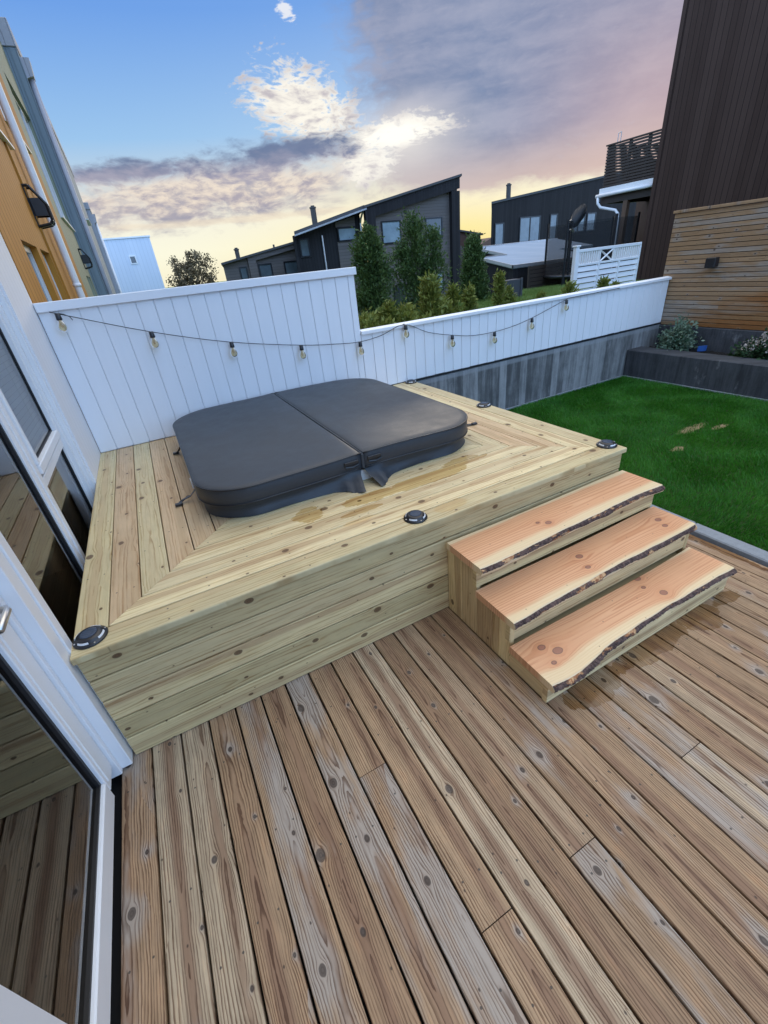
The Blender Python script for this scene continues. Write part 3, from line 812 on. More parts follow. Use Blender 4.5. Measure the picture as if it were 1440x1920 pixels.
def skirt(ring, sign):
    """hanging vinyl skirt with folds, flared at the seam"""
    mbk = MB(); vs = []; fs = []; L = 0; rows = 7
    n = len(ring)
    for i, q in enumerate(ring):
        if i: L += (q - ring[i - 1]).length
        a = ring[max(i - 1, 0)]; b = ring[min(i + 1, n - 1)]
        t = (b - a).normalized(); nrm = Vector((t.y, -t.x))
        if nrm.dot(q - Vector((XS, 1.53))) < 0: nrm = -nrm
        dseam = abs(q.x - XS); front = q.y < 1.2
        fl = math.exp(-(dseam / .13) ** 2) if front else 0.0
        for r in range(rows):
            f = r / (rows - 1)
            base = -.020 + .006 * math.sin(L * 5.5 + f * 2.2) * f + .005 * math.sin(L * 2.3 + f * 9) * math.sin(f * 3.14) + .003 * math.sin(L * 17 + f * 4) * f - .012 * f * (1 - f) * 3
            o_ = base + fl * (.135 * f ** 1.3)
            xx = q.x + nrm.x * o_ + (sign * .045 * fl * f if front else 0)
            z_ = .728 - (.728 - T - .003) * f
            if fl > .02: z_ = max(z_, T + .003) + .012 * fl * f * math.sin(dseam * 70)
            vs.append((xx, q.y + nrm.y * o_, z_))
    for i in range(n - 1):
        for r in range(rows - 1): fs.append((i * rows + r, i * rows + r + 1, (i + 1) * rows + r + 1, (i + 1) * rows + r))
    mbk.add(vs, fs).build('skirt', M['vinyl'], cov, smooth=True)
def dens(ring):
    out = []
    for a, b in zip(ring, ring[1:]):
        L = (b - a).length; m_ = max(1, int(L / .02))
        for j in range(m_): out.append(a + (b - a) * (j / m_))
    out.append(ring[-1]); return out
skirt(dens(ringR), 1); skirt(dens(ringL), -1)
def strap(pts):
    m_ = MB(); w = .012
    vs = []; P = [Vector(p) for p in pts]
    for i, q in enumerate(P):
        t = (P[min(i + 1, len(P) - 1)] - P[max(i - 1, 0)]); sd = Vector((-t.y, t.x, 0)).normalized() * w
        for dz in (0, .003): vs += [q + sd + Vector((0, 0, dz)), q - sd + Vector((0, 0, dz))]
    fs = []
    for i in range(len(P) - 1):
        a = i * 4; fs += [(a, a + 1, a + 5, a + 4), (a + 2, a + 6, a + 7, a + 3), (a, a + 4, a + 6, a + 2), (a + 1, a + 3, a + 7, a + 5)]
    m_.add(vs, fs + [(0, 2, 3, 1), (len(vs) - 4, len(vs) - 3, len(vs) - 1, len(vs) - 2)])
    m_.box(P[-1].x - .022, P[-1].x + .022, P[-1].y - .014, P[-1].y + .014, P[-1].z - .003, P[-1].z + .010, .003)
    m_.build('strap', M['black'], cov)
strap([(.60, 1.07, .70), (.56, 1.07, .665), (.53, 1.08, .655), (.50, 1.075, .645), (.485, 1.05, .640)])
strap([(2.44, 1.00, .70), (2.50, .99, .655), (2.56, .98, .642), (2.63, .965, .638)])
strap([(.60, 1.98, .70), (.575, 2.0, .66), (.555, 2.03, .640)])
MB().box(.588, .5945, 1.00, 1.055, .735, .785, .001).build('care_tag', M['white'], cov)

# ------------------------------------------------------------------ steps
steps = thing('wooden_steps', (2.35, -.39, 0), 'three wooden steps with orange live-edge treads and bark fronts', 'steps')
E1 = [(1.665, -.780), (1.74, -.787), (1.829, -.789), (1.902, -.780), (2.012, -.759), (2.118, -.753), (2.269, -.748), (2.403, -.746), (2.526, -.744), (2.618, -.748), (2.77, -.748), (2.9, -.751), (3.035, -.757)]
E2 = [(1.665, -.537), (1.805, -.532), (1.942, -.524), (2.073, -.524), (2.227, -.516), (2.399, -.511), (2.553, -.514), (2.694, -.516), (2.863, -.519), (3.035, -.515)]
E3 = [(1.665, -.297), (1.771, -.304), (1.904, -.299), (2.062, -.292), (2.248, -.285), (2.438, -.284), (2.564, -.279), (2.74, -.272), (2.914, -.274), (3.035, -.287)]
KN = [[(1.781, -.604, .014), (1.828, -.656, .018), (1.763, -.696, .009), (2.559, -.676, .016), (2.551, -.534, .015), (2.514, -.596, .009)],
      [(2.284, -.358, .015), (2.247, -.445, .011), (2.918, -.371, .014), (2.89, -.43, .012)], [(2.213, -.193, .013), (2.167, -.161, .008)]]
def interp(E, x):
    for (a, b), (c, d) in zip(E, E[1:]):
        if x <= c: return b + (d - b) * (x - a) / (c - a)
    return E[-1][1]
for n_, (E, hz, yb, bk) in enumerate(((E1, .162, -.515, -.505), (E2, .322, -.262, -.257), (E3, .480, -.026, -.03))):
    th = .040; N = 70; vs = []; fs = []
    xsamp = [1.665 + (3.035 - 1.665) * i / N for i in range(N + 1)]
    for x in xsamp:
        yf = interp(E, x) + .0012 * math.sin(x * 31 + n_)
        bow = .004 * math.sin(x * 7 + n_ * 2)
        lip = .007 + .009 * abs(math.sin(x * 2.6 + n_ * 1.7)) + .0015 * math.sin(x * 40)
        yback = yb + .006 * math.sin(x * 4 + n_) + (.012 if n_ == 0 else .006) * math.sin(x * 2.2 + n_)
        yback = min(yback, bk - .001) if n_ < 2 else min(yback, -.008)
        vs += [(x, yback, hz - th), (x, yback, hz - .004), (x, yback - .004, hz), (x, yf + .004, hz), (x, yf, hz - .003)]
        vs += [(x, yf - lip, hz - th * .55), (x, yf - lip * .6, hz - th)]
    P = 7
    for i in range(N):
        for j in range(P):
            j2 = (j + 1) % P; fs.append((i * P + j, i * P + j2, (i + 1) * P + j2, (i + 1) * P + j))
    fs += [tuple(range(P))[::-1], tuple(N * P + j for j in range(P))]
    tm = mat_larch('larch_tread_wood', interp(E, 2.3), yb, KN[n_], 3.3 + n_ * 5.1, (.20, .13, .19)[n_], (.95, .96, .90)[n_])
    tread = MB().add(vs, fs).build('tread', tm, steps)
    # bark strip: roughened sheet 2 mm proud of the live edge
    vs = []; fs = []; NB = 260; rows = 6
    for i in range(NB + 1):
        x = 1.666 + (3.034 - 1.666) * i / NB
        yf = interp(E, x) + .0012 * math.sin(x * 31 + n_)
        lip = .007 + .009 * abs(math.sin(x * 2.6 + n_ * 1.7)) + .0015 * math.sin(x * 40)
        for r in range(rows):
            f = r / (rows - 1)
            y_ = yf - lip * math.sin(min(1, f * 1.7) * math.pi / 2) * (1 if f < .6 else 1 - (f - .6) * .9)
            gone = 1 if (math.sin(x * 5.3 + n_ * 2.1) + math.sin(x * 13.7 + n_)) < 1.45 else .2
            rough_ = (random.uniform(.001, .007)) * gone if 0 < r < rows - 1 else .0015
            vs.append((x, y_ - rough_, hz - .003 - th * (.72 + .14 * math.sin(x * 23 + n_) * math.sin(x * 9.1) + .10 * math.sin(x * 4.1 + n_ * 2)) * f + random.uniform(-.001, .001)))
    for i in range(NB):
        for r in range(rows - 1): fs.append((i * rows + r, (i + 1) * rows + r, (i + 1) * rows + r + 1, i * rows + r + 1))
    MB().add(vs, fs).build('bark_edge', M['barkedge'], tread)
# risers and side panels
for n_, (yf, z0, z1) in enumerate(((-.750, .003, .122), (-.502, .165, .282), (-.254, .325, .440))):
    MB().board((0, yf, z0), (1, 0, 0), (0, 0, 1), 1.679, 3.027, z1 - z0, .028, 300 + n_, r=.003).build('riser', M['pine_shade'], steps)
mb = MB()
for kk, (ya, yb, zt_) in enumerate(((-.722, -.506, .121), (-.504, -.379, .281), (-.376, -.254, .281), (-.252, -.128, .439), (-.125, -.002, .439))):
    if kk == 0: mb.board((1.684, yb, .003), (0, -1, 0), (0, 0, 1), 0, yb - ya, zt_ - .003, .022, 320 + kk, r=.003)
    else: mb.board((1.684, ya, .003), (0, 0, 1), (0, 1, 0), 0, zt_ - .003, yb - ya, .022, 320 + kk, r=.003)
mb.build('side_panel', M['pine_shade'], steps)
mb = MB()
for kk, (ya, yb, zt_) in enumerate(((-.722, -.506, .121), (-.504, -.254, .281), (-.252, -.002, .439))): mb.box(3.0, 3.022, ya, yb, .003, zt_)
mb.box(1.71, 2.99, -.70, -.01, .003, .118)
mb.build('side_panel', M['pine_shade'], steps)

# ------------------------------------------------------------------ solar deck lights
LP = [((.064, .070), 'black round solar light on the front left corner of the platform, beside the window casing', 20),
      ((1.542, .067), 'black round solar light midway along the front edge of the platform', 0),
      ((2.985, .083), 'black round solar light on the front right platform corner above the steps', 40),
      ((2.985, 1.285), 'black round solar light midway along the lawn side of the platform', 70),
      ((2.985, 2.480), 'black round solar light at the back platform corner against the low white fence', 100)]
first = None
for (xy, lab, rz) in LP:
    if first is None:
        o = thing('deck_light', (0, 0, 0), lab, 'deck light', 'solar lights around the platform edge')
        MB().lathe([(.060, 0), (.062, .003), (.060, .007), (.052, .010), (.048, .018), (.040, .024), (.034, .026), (.001, .026)], seg=32).build('housing', M['black'], o, smooth=True)
        MB().lathe([(.031, .0262), (.031, .0275), (.024, .0285), (.001, .029)], seg=28).build('solar_panel', M['solar'], o, smooth=True)
        for q in range(4):
            a = math.radians(45 + 90 * q); vs = []; fs = []
            for i in range(6):
                t = a + math.radians(-24 + 48 * i / 5)
                for r_, z_ in ((.0522, .0115), (.0495, .0185)): vs.append((r_ * math.cos(t), r_ * math.sin(t), z_))
                for r_, z_ in ((.0490, .0115), (.0465, .0180)): vs.append((r_ * math.cos(t), r_ * math.sin(t), z_))
            for i in range(5):
                b_ = i * 4; fs += [(b_, b_ + 4, b_ + 5, b_ + 1), (b_ + 2, b_ + 3, b_ + 7, b_ + 6), (b_ + 1, b_ + 5, b_ + 7, b_ + 3), (b_, b_ + 2, b_ + 6, b_ + 4)]
            fs += [(0, 1, 3, 2), (20, 22, 23, 21)]
            MB().add(vs, fs).build('lens', M['lens'], o)
        for q in range(4):
            a = math.radians(90 * q); MB().lathe([(.0035, .0095), (.003, .0115), (.0005, .012)], (.055 * math.cos(a), .055 * math.sin(a), 0), 10).build('screw', M['metal'], o)
        first = o
    else:
        o = copy_tree(first); o['label'] = lab
    o.location = (xy[0], xy[1], T + .0005); o.rotation_euler[2] = math.radians(rz)

# ================================================================== FENCES AND WALLS
FY = 2.546
def board_wall(x0, x1, z0, z1, pitch, name, parent, y=FY, gap=.0035):
    mb = MB(); x = x0
    while x < x1 - .01:
        w = min(pitch - gap, x1 - x)
        mb.box(x, x + w, y + random.uniform(0, .0015), y + .008, z0 + random.uniform(-.002, .002), z1, .0035); x += pitch
    mb.box(x0, x1, y + .009, y + .045, z0 + .01, z1 - .002)
    return mb.build(name, M['fence'], parent)
tf = thing('board_fence', (1.24, 2.58, .63), 'tall white vertical board fence behind the hot tub', 'fence')
board_wall(0.004, 2.49, .636, 1.72, .1275, 'boards', tf)
MB().box(0.004, 2.512, FY - .020, FY + .115, 1.700, 1.763, .004).build('cap', M['white'], tf)
MB().box(0.004, 2.49, FY + .046, FY + .09, .60, 1.70).build('frame', M['white'], tf)
MB().box(2.474, 2.492, FY + .0465, FY + .1, .62, 1.70, .003).build('end_board', M['white'], tf)
lf = thing('board_fence', (4.9, 2.58, .63), 'low white vertical board fence standing on the concrete wall', 'fence')
board_wall(2.494, 7.25, .636, 1.185, .1215, 'boards', lf)
MB().prism([(FY - .022, 1.182), (FY + .10, 1.182), (FY + .10, 1.212), (FY + .04, 1.224), (FY - .022, 1.210)], 0, 2.494, 7.262).build('cap', M['white'], lf)
MB().box(2.494, 7.25, FY + .046, FY + .085, .625, 1.18).build('frame', M['white'], lf)
MB().box(2.6, 7.25, FY - .004, FY + .03, .615, .634).build('drip_flashing', M['rubber'], lf)
cw = tag(MB().box(2.45, 7.26, FY + .002, FY + .2, -.2, .612, .006).build('retaining_wall', M['concrete']), 'board-marked grey concrete retaining wall under the low white fence', 'wall')
# planter
pl = thing('raised_planter', (6.9, 1, 0), 'dark damp concrete raised planter at the end of the lawn', 'planter')
MB().box(6.60, 6.90, -6, FY, -.2, .362, .008).build('front_wall', M['concrete_dark'], pl)
MB().box(7.235, 7.45, -6, FY + .2, -.2, .600, .006).build('back_wall', M['concrete_dark'], pl)
struct('planter_soil', MB().add([(6.90 + .335 * i / 14, -6 + 8.54 * j / 120, .30 + random.uniform(-.02, .03)) for j in range(121) for i in range(15)],
       [(j * 15 + i, j * 15 + i + 1, (j + 1) * 15 + i + 1, (j + 1) * 15 + i) for j in range(120) for i in range(14)]), M['soil'])
MB().box(6.575, 6.5985, -6, FY, -.02, .012, .002).box(3.05, 6.575, FY - .02, FY, -.02, .012, .002).build('edging_strip', M['granite'], pl)
# slatted screen
sf = thing('slatted_fence', (7.28, 0.5, .6), 'horizontal larch slat screen on the planter wall', 'fence')
mb = MB(); k = 400; npitch = (1.945 - .605) / 25
for j in range(25):
    k += 1; y1 = 2.655; z0 = .607 + npitch * j
    seg = [-3.5, random.uniform(-1.0, 1.9), y1] if random.random() < .5 else [-3.5, y1]
    for a_, b_ in zip(seg, seg[1:]):
        k += 1
        # U along -y, V along +z, normal = (-y) x z = -x
        mb.board((7.262, b_, z0), (0, -1, 0), (0, 0, 1), .001, b_ - a_, .047, .02, k, r=.002)
mb.build('slats', M['slat'], sf)
for yy in (2.60, 1.9, 1.1, .3, -.5): MB().box(7.284, 7.299, yy - .024, yy + .024, .61, 1.945).build('post', M['darkslat'], sf)
MB().box(7.30, 7.31, -3.5, 2.64, .61, 1.94).build('backing', M['dark_void'], sf)  # near-black sheet, shade behind the slats put in as colour
MB().board((7.352, 2.672, 1.985), (0, -1, 0), (-1, 0, 0), 0, 6.1, .11, .032, 480, r=.004).build('cap', M['slat'], sf) if False else None
mb = MB(); mb.board((7.242, 2.672, 1.980), (0, -1, 0), (1, 0, 0), 0, 6.1, .11, .03, 480, r=.004)
mb.build('cap', M['slat'], sf)
wl = thing('wall_lamp', (7.262, 2.02, 1.31), 'small black cube wall lamp on the larch slat screen', 'wall lamp')
MB().box(7.252, 7.262, 1.975, 2.065, 1.33, 1.40, .002).build('mounting_plate', M['black'], wl)
MB().box(7.165, 7.252, 1.962, 2.082, 1.312, 1.422, .006).build('lamp_body', M['black'], wl)
MB().box(7.18, 7.24, 1.98, 2.065, 1.3095, 1.312).build('lens', M['lens'], wl)

# ------------------------------------------------------------------ string lights
sl = thing('string_lights', (2.6, 2.52, 1.2), 'black cable of clear filament bulbs strung along the white fences', 'string lights')
CP = [(.105, 1.690), (.124, 1.683), (.678, 1.480), (1.256, 1.312), (1.858, 1.190), (2.20, 1.145), (2.451, 1.125), (2.7, 1.147), (2.967, 1.210), (3.25, 1.095), (3.546, 1.022), (3.83, .973), (4.131, .966), (4.42, .987), (4.691, 1.034), (5.0, 1.108), (5.233, 1.166), (5.306, 1.180), (5.7, 1.184), (6.2, 1.190)]
def cr(P, n=8):
    out = []
    for i in range(len(P) - 1):
        p0 = P[max(i - 1, 0)]; p1 = P[i]; p2 = P[i + 1]; p3 = P[min(i + 2, len(P) - 1)]
        for j in range(n):
            t = j / n
            out.append(tuple(.5 * (2 * p1[c] + (p2[c] - p0[c]) * t + (2 * p0[c] - 5 * p1[c] + 4 * p2[c] - p3[c]) * t * t + (3 * p1[c] - p0[c] - 3 * p2[c] + p3[c]) * t ** 3) for c in range(2)))
    out.append(P[-1]); return out
cable = [(x, FY - .028 - (.004 * math.sin(x * 3) if x > .3 else 0), z) for x, z in cr(CP, 4)]
MB().tube(cable, .0032, 6).tube([(.13, FY - .03, 1.684), (.16, FY - .034, 1.675), (.19, FY - .034, 1.655), (.20, FY - .033, 1.63)], .003, 6).build('cable', M['black'], sl, smooth=True)
for hx, hz in ((.105, 1.692), (2.967, 1.213), (5.306, 1.181)):
    MB().tube([(hx, FY + .005, hz), (hx, FY - .030, hz), (hx, FY - .034, hz + .012)], .0025, 6).build('hook', M['steel'], sl)
for bx, bz in ((.124, 1.683), (.678, 1.480), (1.256, 1.312), (1.858, 1.190), (2.451, 1.125), (2.975, 1.203), (3.546, 1.022), (4.131, .966), (4.691, 1.034), (5.233, 1.166)):
    y_ = FY - .048; tz = bz + .004; tl = random.uniform(-.004, .004)
    h = MB().lathe([(.010, 0), (.0165, -.003), (.0175, -.030), (.019, -.034), (.019, -.044), (.015, -.046)], (bx, y_, tz), 16).build('lamp_holder', M['black'], sl, smooth=True)
    MB().lathe([(.012, -.044), (.017, -.053), (.028, -.070), (.034, -.086), (.0345, -.098), (.030, -.112), (.018, -.124), (.006, -.129), (.0005, -.1295)], (bx, y_, tz), 20, False).build('bulb', M['bulbglass'], h, smooth=True)
    MB().tube([(bx - .004, y_, tz - .046), (bx - .008, y_, tz - .082), (bx - .003, y_ + .004, tz - .096), (bx, y_, tz - .066), (bx + .003, y_ - .004, tz - .096), (bx + .008, y_, tz - .082), (bx + .004, y_, tz - .046)], .0016, 5).build('filament', M['filament'], h)

# ================================================================== OWN HOUSE (white, left)
hs = thing('white_house', (-.1, 0, 0), 'white clad house with tall windows and glazed door along the left edge', 'house')
MB().box(-.25, 0.0, 1.862, FY + .02, .0, 6.5).build('wall', M['whiteclad'], hs)
MB().box(-.25, -.012, 1.832, 1.860, .0, 6.5, .003).box(-.25, -.04, 1.800, 1.831, .0, 6.5, .003).build('window_reveal', M['upvc'], hs)
MB().box(-.25, 0.0, -5.5, 1.862, 2.75, 6.5).build('wall', M['whiteclad'], hs)
MB().box(-.25, -.012, -5.5, 1.8, -.14, -.045).build('sill_gap_shade', M['dark_void'], hs)  # near-black strip in place of the shaded gap along the wall foot
# casing between window and door
MB().box(-.11, 0.0, .025, .080, .018, 2.75, .003).box(-.11, -.006, -.048, .024, .018, 2.75, .003).box(-.115, -.045, -.075, -.049, .02, 2.75, .003).build('casing', M['upvc'], hs)
# window 1: sash over fixed pane (y .98..1.80); window 2: fixed (y .08...95)
FX0, FX1 = -.115, -.066
def pane(y0, y1, z0, z1, x, par, name='pane'):
    return MB().add([(x, y0, z0), (x, y1, z0), (x, y1, z1), (x, y0, z1)], [(0, 1, 2, 3)]).build(name, M['pane'], par)
w1 = MB()
w1.box(FX0, FX1, 1.005, 1.04, .06, 2.72, .003).box(FX0, FX1, 1.785, 1.812, .06, 2.72, .003)
w1.box(FX0, FX1, 1.04, 1.785, .945, .995, .003).box(FX0, FX1, 1.04, 1.785, .06, .10, .003).box(FX0, FX1, 1.04, 1.785, 2.66, 2.72, .003)
w1 = w1.build('window', M['upvc'], hs)
sx = MB().box(-.105, -.054, 1.045, 1.782, 1.012, 1.060, .004).box(-.105, -.054, 1.045, 1.078, 1.06, 2.65, .004).box(-.105, -.054, 1.755, 1.782, 1.06, 2.65, .004).box(-.105, -.054, 1.045, 1.782, 2.61, 2.655, .004)
sx.build('sash', M['upvc'], w1)
MB().box(-.093, -.080, 1.078, 1.755, 1.060, 1.068).box(-.093, -.08, 1.746, 1.755, 1.06, 2.61).build('gasket', M['rubber'], w1)
pane(1.078, 1.755, 1.06, 2.61, -.088, w1); pane(1.04, 1.785, .10, .945, -.088, w1)
MB().box(-.094, -.078, 1.776, 1.785, .10, .945).build('gasket', M['rubber'], w1)
w2 = MB().box(FX0, FX1, .905, .962, .06, 2.72, .003).box(FX0, FX1 + .006, .962, 1.004, .06, 2.72, .003).box(FX0, FX1, .08, .135, .06, 2.72, .003).box(FX0, FX1, .135, .905, .06, .10, .003).box(FX0, FX1, .135, .905, 2.66, 2.72, .003).build('window', M['upvc'], hs)
pane(.135, .905, .10, 2.66, -.088, w2)
MB().box(-.094, -.076, .888, .905, .10, 2.66).build('gasket', M['rubber'], w2)
dr = MB()
dr.box(FX0, -.060, -.185, -.078, .09, 2.72, .004).box(FX0, -.056, -.165, -.082, .12, 2.70, .003)
dr.box(FX0, -.060, -.915, -.185, .055, .150, .005).box(FX0, -.060, -1.06, -.915, .055, 2.72, .004).box(FX0, -.060, -.915, -.185, 2.62, 2.72, .004)
dr = dr.build('door', M['upvc'], hs)
pane(-.915, -.185, .15, 2.62, -.086, dr)
MB().box(-.098, -.074, -.199, -.185, .15, 2.62).box(-.098, -.074, -.915, -.199, .15, .160).build('gasket', M['rubber'], dr)
MB().tube([(-.06, -.135, .985), (-.018, -.135, .985), (-.012, -.150, .985), (-.012, -.25, .985)], .011, 10).build('handle', M['metal'], dr, smooth=True)
MB().box(-.12, -.06, -5.5, -1.06, .055, 2.72).build('wall', M['whiteclad'], hs)
# dim interior behind the glass
rm = MB(); x0 = -1.6
rm.add([(x0, -1.3, -.02), (x0, 2.0, -.02), (x0, 2.0, 2.75), (x0, -1.3, 2.75), (-.13, -1.3, -.02), (-.13, 2.0, -.02), (-.13, 2.0, 2.75), (-.13, -1.3, 2.75)],
       [(0, 1, 2, 3), (0, 4, 5, 1), (3, 2, 6, 7), (0, 3, 7, 4), (1, 5, 6, 2)])
rm.build('interior', M['room'], hs)
MB().box(-.122, -.117, 1.05, 1.78, 1.07, 2.64).build('blind', M['blind'], hs)

# ================================================================== ROW HOUSES BEYOND (left)
def downpipe(y, x, zt_, par, r=.05, zb=-.6):
    p = MB().tube([(x, y, zb), (x, y, 1.55), (x, y, zt_ - .35), (x - .02, y, zt_)], r, 12)
    for z in (1.9, 3.9, 5.6):
        if z < zt_: p.lathe([(r + .006, z - .02), (r + .008, z), (r + .006, z + .02)], (x, y, 0), 12)
    return p.build('downpipe', M['white'], par, smooth=True)
def facade_window(par, y0, y1, z0, z1, x, mull=0, dark=False, sill=True):
    w = MB().box(x - .10, x - .055, y0, y0 + .05, z0, z1).box(x - .10, x - .055, y1 - .05, y1, z0, z1).box(x - .10, x - .055, y0 + .05, y1 - .05, z0, z0 + .05).box(x - .10, x - .055, y0 + .05, y1 - .05, z1 - .05, z1)
    for i in range(mull):
        ym = y0 + (y1 - y0) * (i + 1) / (mull + 1); w.box(x - .10, x - .05, ym - .03, ym + .03, z0 + .05, z1 - .05)
    w = w.build('window', M['white'], par)
    MB().box(x - .085, x - .08, y0 + .04, y1 - .04, z0 + .04, z1 - .04).build('pane', M['farpane' if not dark else 'fardark'], w)
    if sill: MB().box(x - .06, x + .045, y0 - .03, y1 + .03, z0 - .03, z0 - .005).build('sill', M['white'], w)
    return w
def facade(par, mat, y0, y1, z1, x, holes):
    """wall with real window openings: split into strips round the holes"""
    mb = MB(); ys = sorted(set([y0, y1] + [v for h in holes for v in h[:2]]))
    for a_, b_ in zip(ys, ys[1:]):
        zs = sorted([(h[2], h[3]) for h in holes if h[0] <= a_ + 1e-6 and h[1] >= b_ - 1e-6]); z = -1.2
        for lo, hi in zs:
            mb.box(x - .16, x, a_, b_, z, lo); z = hi
        mb.box(x - .16, x, a_, b_, z, z1)
    mb.box(x - 8, x - .17, y0, y1, -1.2, z1)
    return mb.build('wall', mat, par)
oh = thing('row_house', (-.1, 5.5, -.6), 'orange clad row house beyond the tall white fence', 'house', 'row houses along the left')
HO = [(3.33, 4.12, .4, 2.21), (4.32, 5.0, .4, 2.21), (3.6, 5.35, 3.2, 4.6), (6.2, 7.7, 3.62, 4.8)]
facade(oh, M['orange'], 2.60, 8.46, 8.2, 0.0, HO)
for h_ in HO[:2]: facade_window(oh, *h_, 0.0, 0)
for h_ in HO[2:]: facade_window(oh, *h_, 0.0, 1)
downpipe(5.95, .075, 6.4, oh, .042)
MB().box(.001, .02, 5.05, 5.17, -1.2, 8.1).build('corner_board', M['orange'], oh)
gh = thing('row_house', (-.1, 10.2, -.6), 'sage green row house between the orange and blue-grey ones', 'house', 'row houses along the left')
HG = [(9.4, 11.9, 3.05, 4.95), (10.2, 10.8, .6, 2.12), (10.9, 11.5, .6, 2.12)]
facade(gh, M['sage'], 8.46, 12.0, 8.2, 0.0, HG)
facade_window(gh, *HG[0], 0.0, 2, True)
for h_ in HG[1:]: facade_window(gh, *h_, 0.0, 0)
bh = thing('row_house', (.1, 15, -.6), 'blue-grey row house standing proud of the sage green one', 'house', 'row houses along the left')
MB().box(-8, .215, 12.0, 24.4, -1.4, 6.05).build('wall', M['bluegrey'], bh)
MB().box(-8, .235, 11.97, 24.4, 6.05, 6.45, .01).build('parapet', M['lavender'], bh)
MB().box(.10, .2151, 11.985, 11.999, -1.4, 6.04).build('corner_board', M['bluegrey'], bh)
MB().prism([(.21, 5.62), (.335, 5.66), (.365, 5.93), (.21, 5.93)], 1, 12.05, 12.35).build('rain_hopper', M['lavender'], bh)
MB().tube([(.27, 12.2, -1.2), (.27, 12.2, 5.65)], .055, 12).build('downpipe', M['lavender'], bh, smooth=True)
for z in (1.05, 3.6): facade_window(bh, 15.0, 16.4, z, z + 1.3, .30, 0, True)
lh = thing('row_house', (.2, 30, -1), 'pale grey row house farthest along the left row', 'house', 'row houses along the left')
MB().box(-8, .37, 24.42, 40, -1.4, 4.95).build('wall', M['lavender'], lh)
MB().box(-8, .39, 24.38, 40, 4.95, 5.2, .01).build('parapet', M['lavender'], lh)
MB().prism([(.36, 4.45), (.46, 4.5), (.50, 4.8), (.36, 4.8)], 1, 24.6, 25.0).build('rain_hopper', M['lavender'], lh)
MB().tube([(.42, 24.8, -1.2), (.42, 24.8, 4.5)], .05, 12).build('downpipe', M['white'], lh, smooth=True)
def lantern(y, z, lab, dx=.15, h=.36, dy=.16):
    o = thing('wall_lantern', (0, y, z), lab, 'wall lamp', 'black up-down lamps on the row houses')
    fr = MB()
    prof = [(0.0, z), (dx * .85, z + .02), (dx, z + .05), (dx, z + h * .55), (dx * .35, z + h), (0, z + h)]
    for yy in (y - dy / 2, y + dy / 2 - .012):
        # frame bars round a solid middle band, open windows top and bottom
        for (p, q) in zip(prof, prof[1:] + prof[:1]):
            fr.tube([(p[0], yy + .006, p[1]), (q[0], yy + .006, q[1])], .015, 6)
        fr.prism([(0, z + h * .26), (dx, z + h * .26), (dx, z + h * .55), (dx * .75, z + h * .70), (0, z + h * .70)], 1, yy, yy + .012)
    fr.box(0, .012, y - dy / 2, y + dy / 2, z, z + h)
    fr.build('frame', M['black'], o)
    MB().prism([(dx, z + .05), (dx + .004, z + .05), (dx + .004, z + h * .55), (dx, z + h * .55)], 1, y - dy / 2, y + dy / 2).prism([(dx, z + h * .55), (dx + .004, z + h * .55), (dx * .35 + .004, z + h), (dx * .35, z + h)], 1, y - dy / 2, y + dy / 2).prism([(0, z - .002), (dx * .85, z + .018), (dx, z + .048), (dx, z + .05), (dx * .85, z + .02), (0, z)], 1, y - dy / 2, y + dy / 2).build('shade', M['steel'], o)
lantern(5.13, 2.46, 'larger black lantern on the orange house, in front of the downpipe')
lantern(11.0, 2.27, 'smaller looking black lantern on the sage green house')
# far white house
fw = thing('detached_house', (2.1, 46, -1), 'plain white flat-roofed house far off behind the fence, one small window', 'house')
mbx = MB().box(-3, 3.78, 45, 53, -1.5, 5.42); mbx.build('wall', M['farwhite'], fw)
MB().box(-3.05, 3.86, 44.93, 53.05, 5.42, 5.52).build('roof', M['white'], fw)
w = MB().box(1.78, 2.30, 44.95, 44.999, 3.60, 4.22).build('window', M['white'], fw)
MB().box(1.86, 2.22, 44.94, 44.952, 3.68, 4.14).build('pane', M['fardark'], w)
MB().box(.9, 1.15, 47, 47.3, 5.52, 5.68).build('vent', M['white'], fw)

# ================================================================== DARK HOUSES BEHIND
def sq_window(par, x0, x1, z0, z1, y, mat='farpane', frame='black', mull=0):
    f = MB(); t = .07
    f.box(x0 - t, x1 + t, y - .05, y + .02, z1, z1 + t).box(x0 - t, x1 + t, y - .05, y + .02, z0 - t, z0).box(x0 - t, x0, y - .05, y + .02, z0, z1).box(x1, x1 + t, y - .05, y + .02, z0, z1)
    for i in range(mull):
        xm = x0 + (x1 - x0) * (i + 1) / (mull + 1); f.box(xm - .04, xm + .04, y - .045, y + .01, z0, z1)
    f = f.build('window', M[frame], par)
    MB().box(x0, x1, y - .02, y - .012, z0, z1).build('pane', M[mat], f)
    return f
def stack(par, x, y, z0, z1, r=.14):
    MB().lathe([(r, z0), (r, z1 - .12), (r + .03, z1 - .12), (r + .03, z1 - .06), (r * .7, z1 - .05), (r * .7, z1)], (x, y, 0), 14).build('chimney', M['chimney'], par, smooth=False)
h1 = thing('slanted_roof_house', (15, 25, -.8), 'tall dark house with a steep slanting roof rising to the right, behind the conifers', 'house')
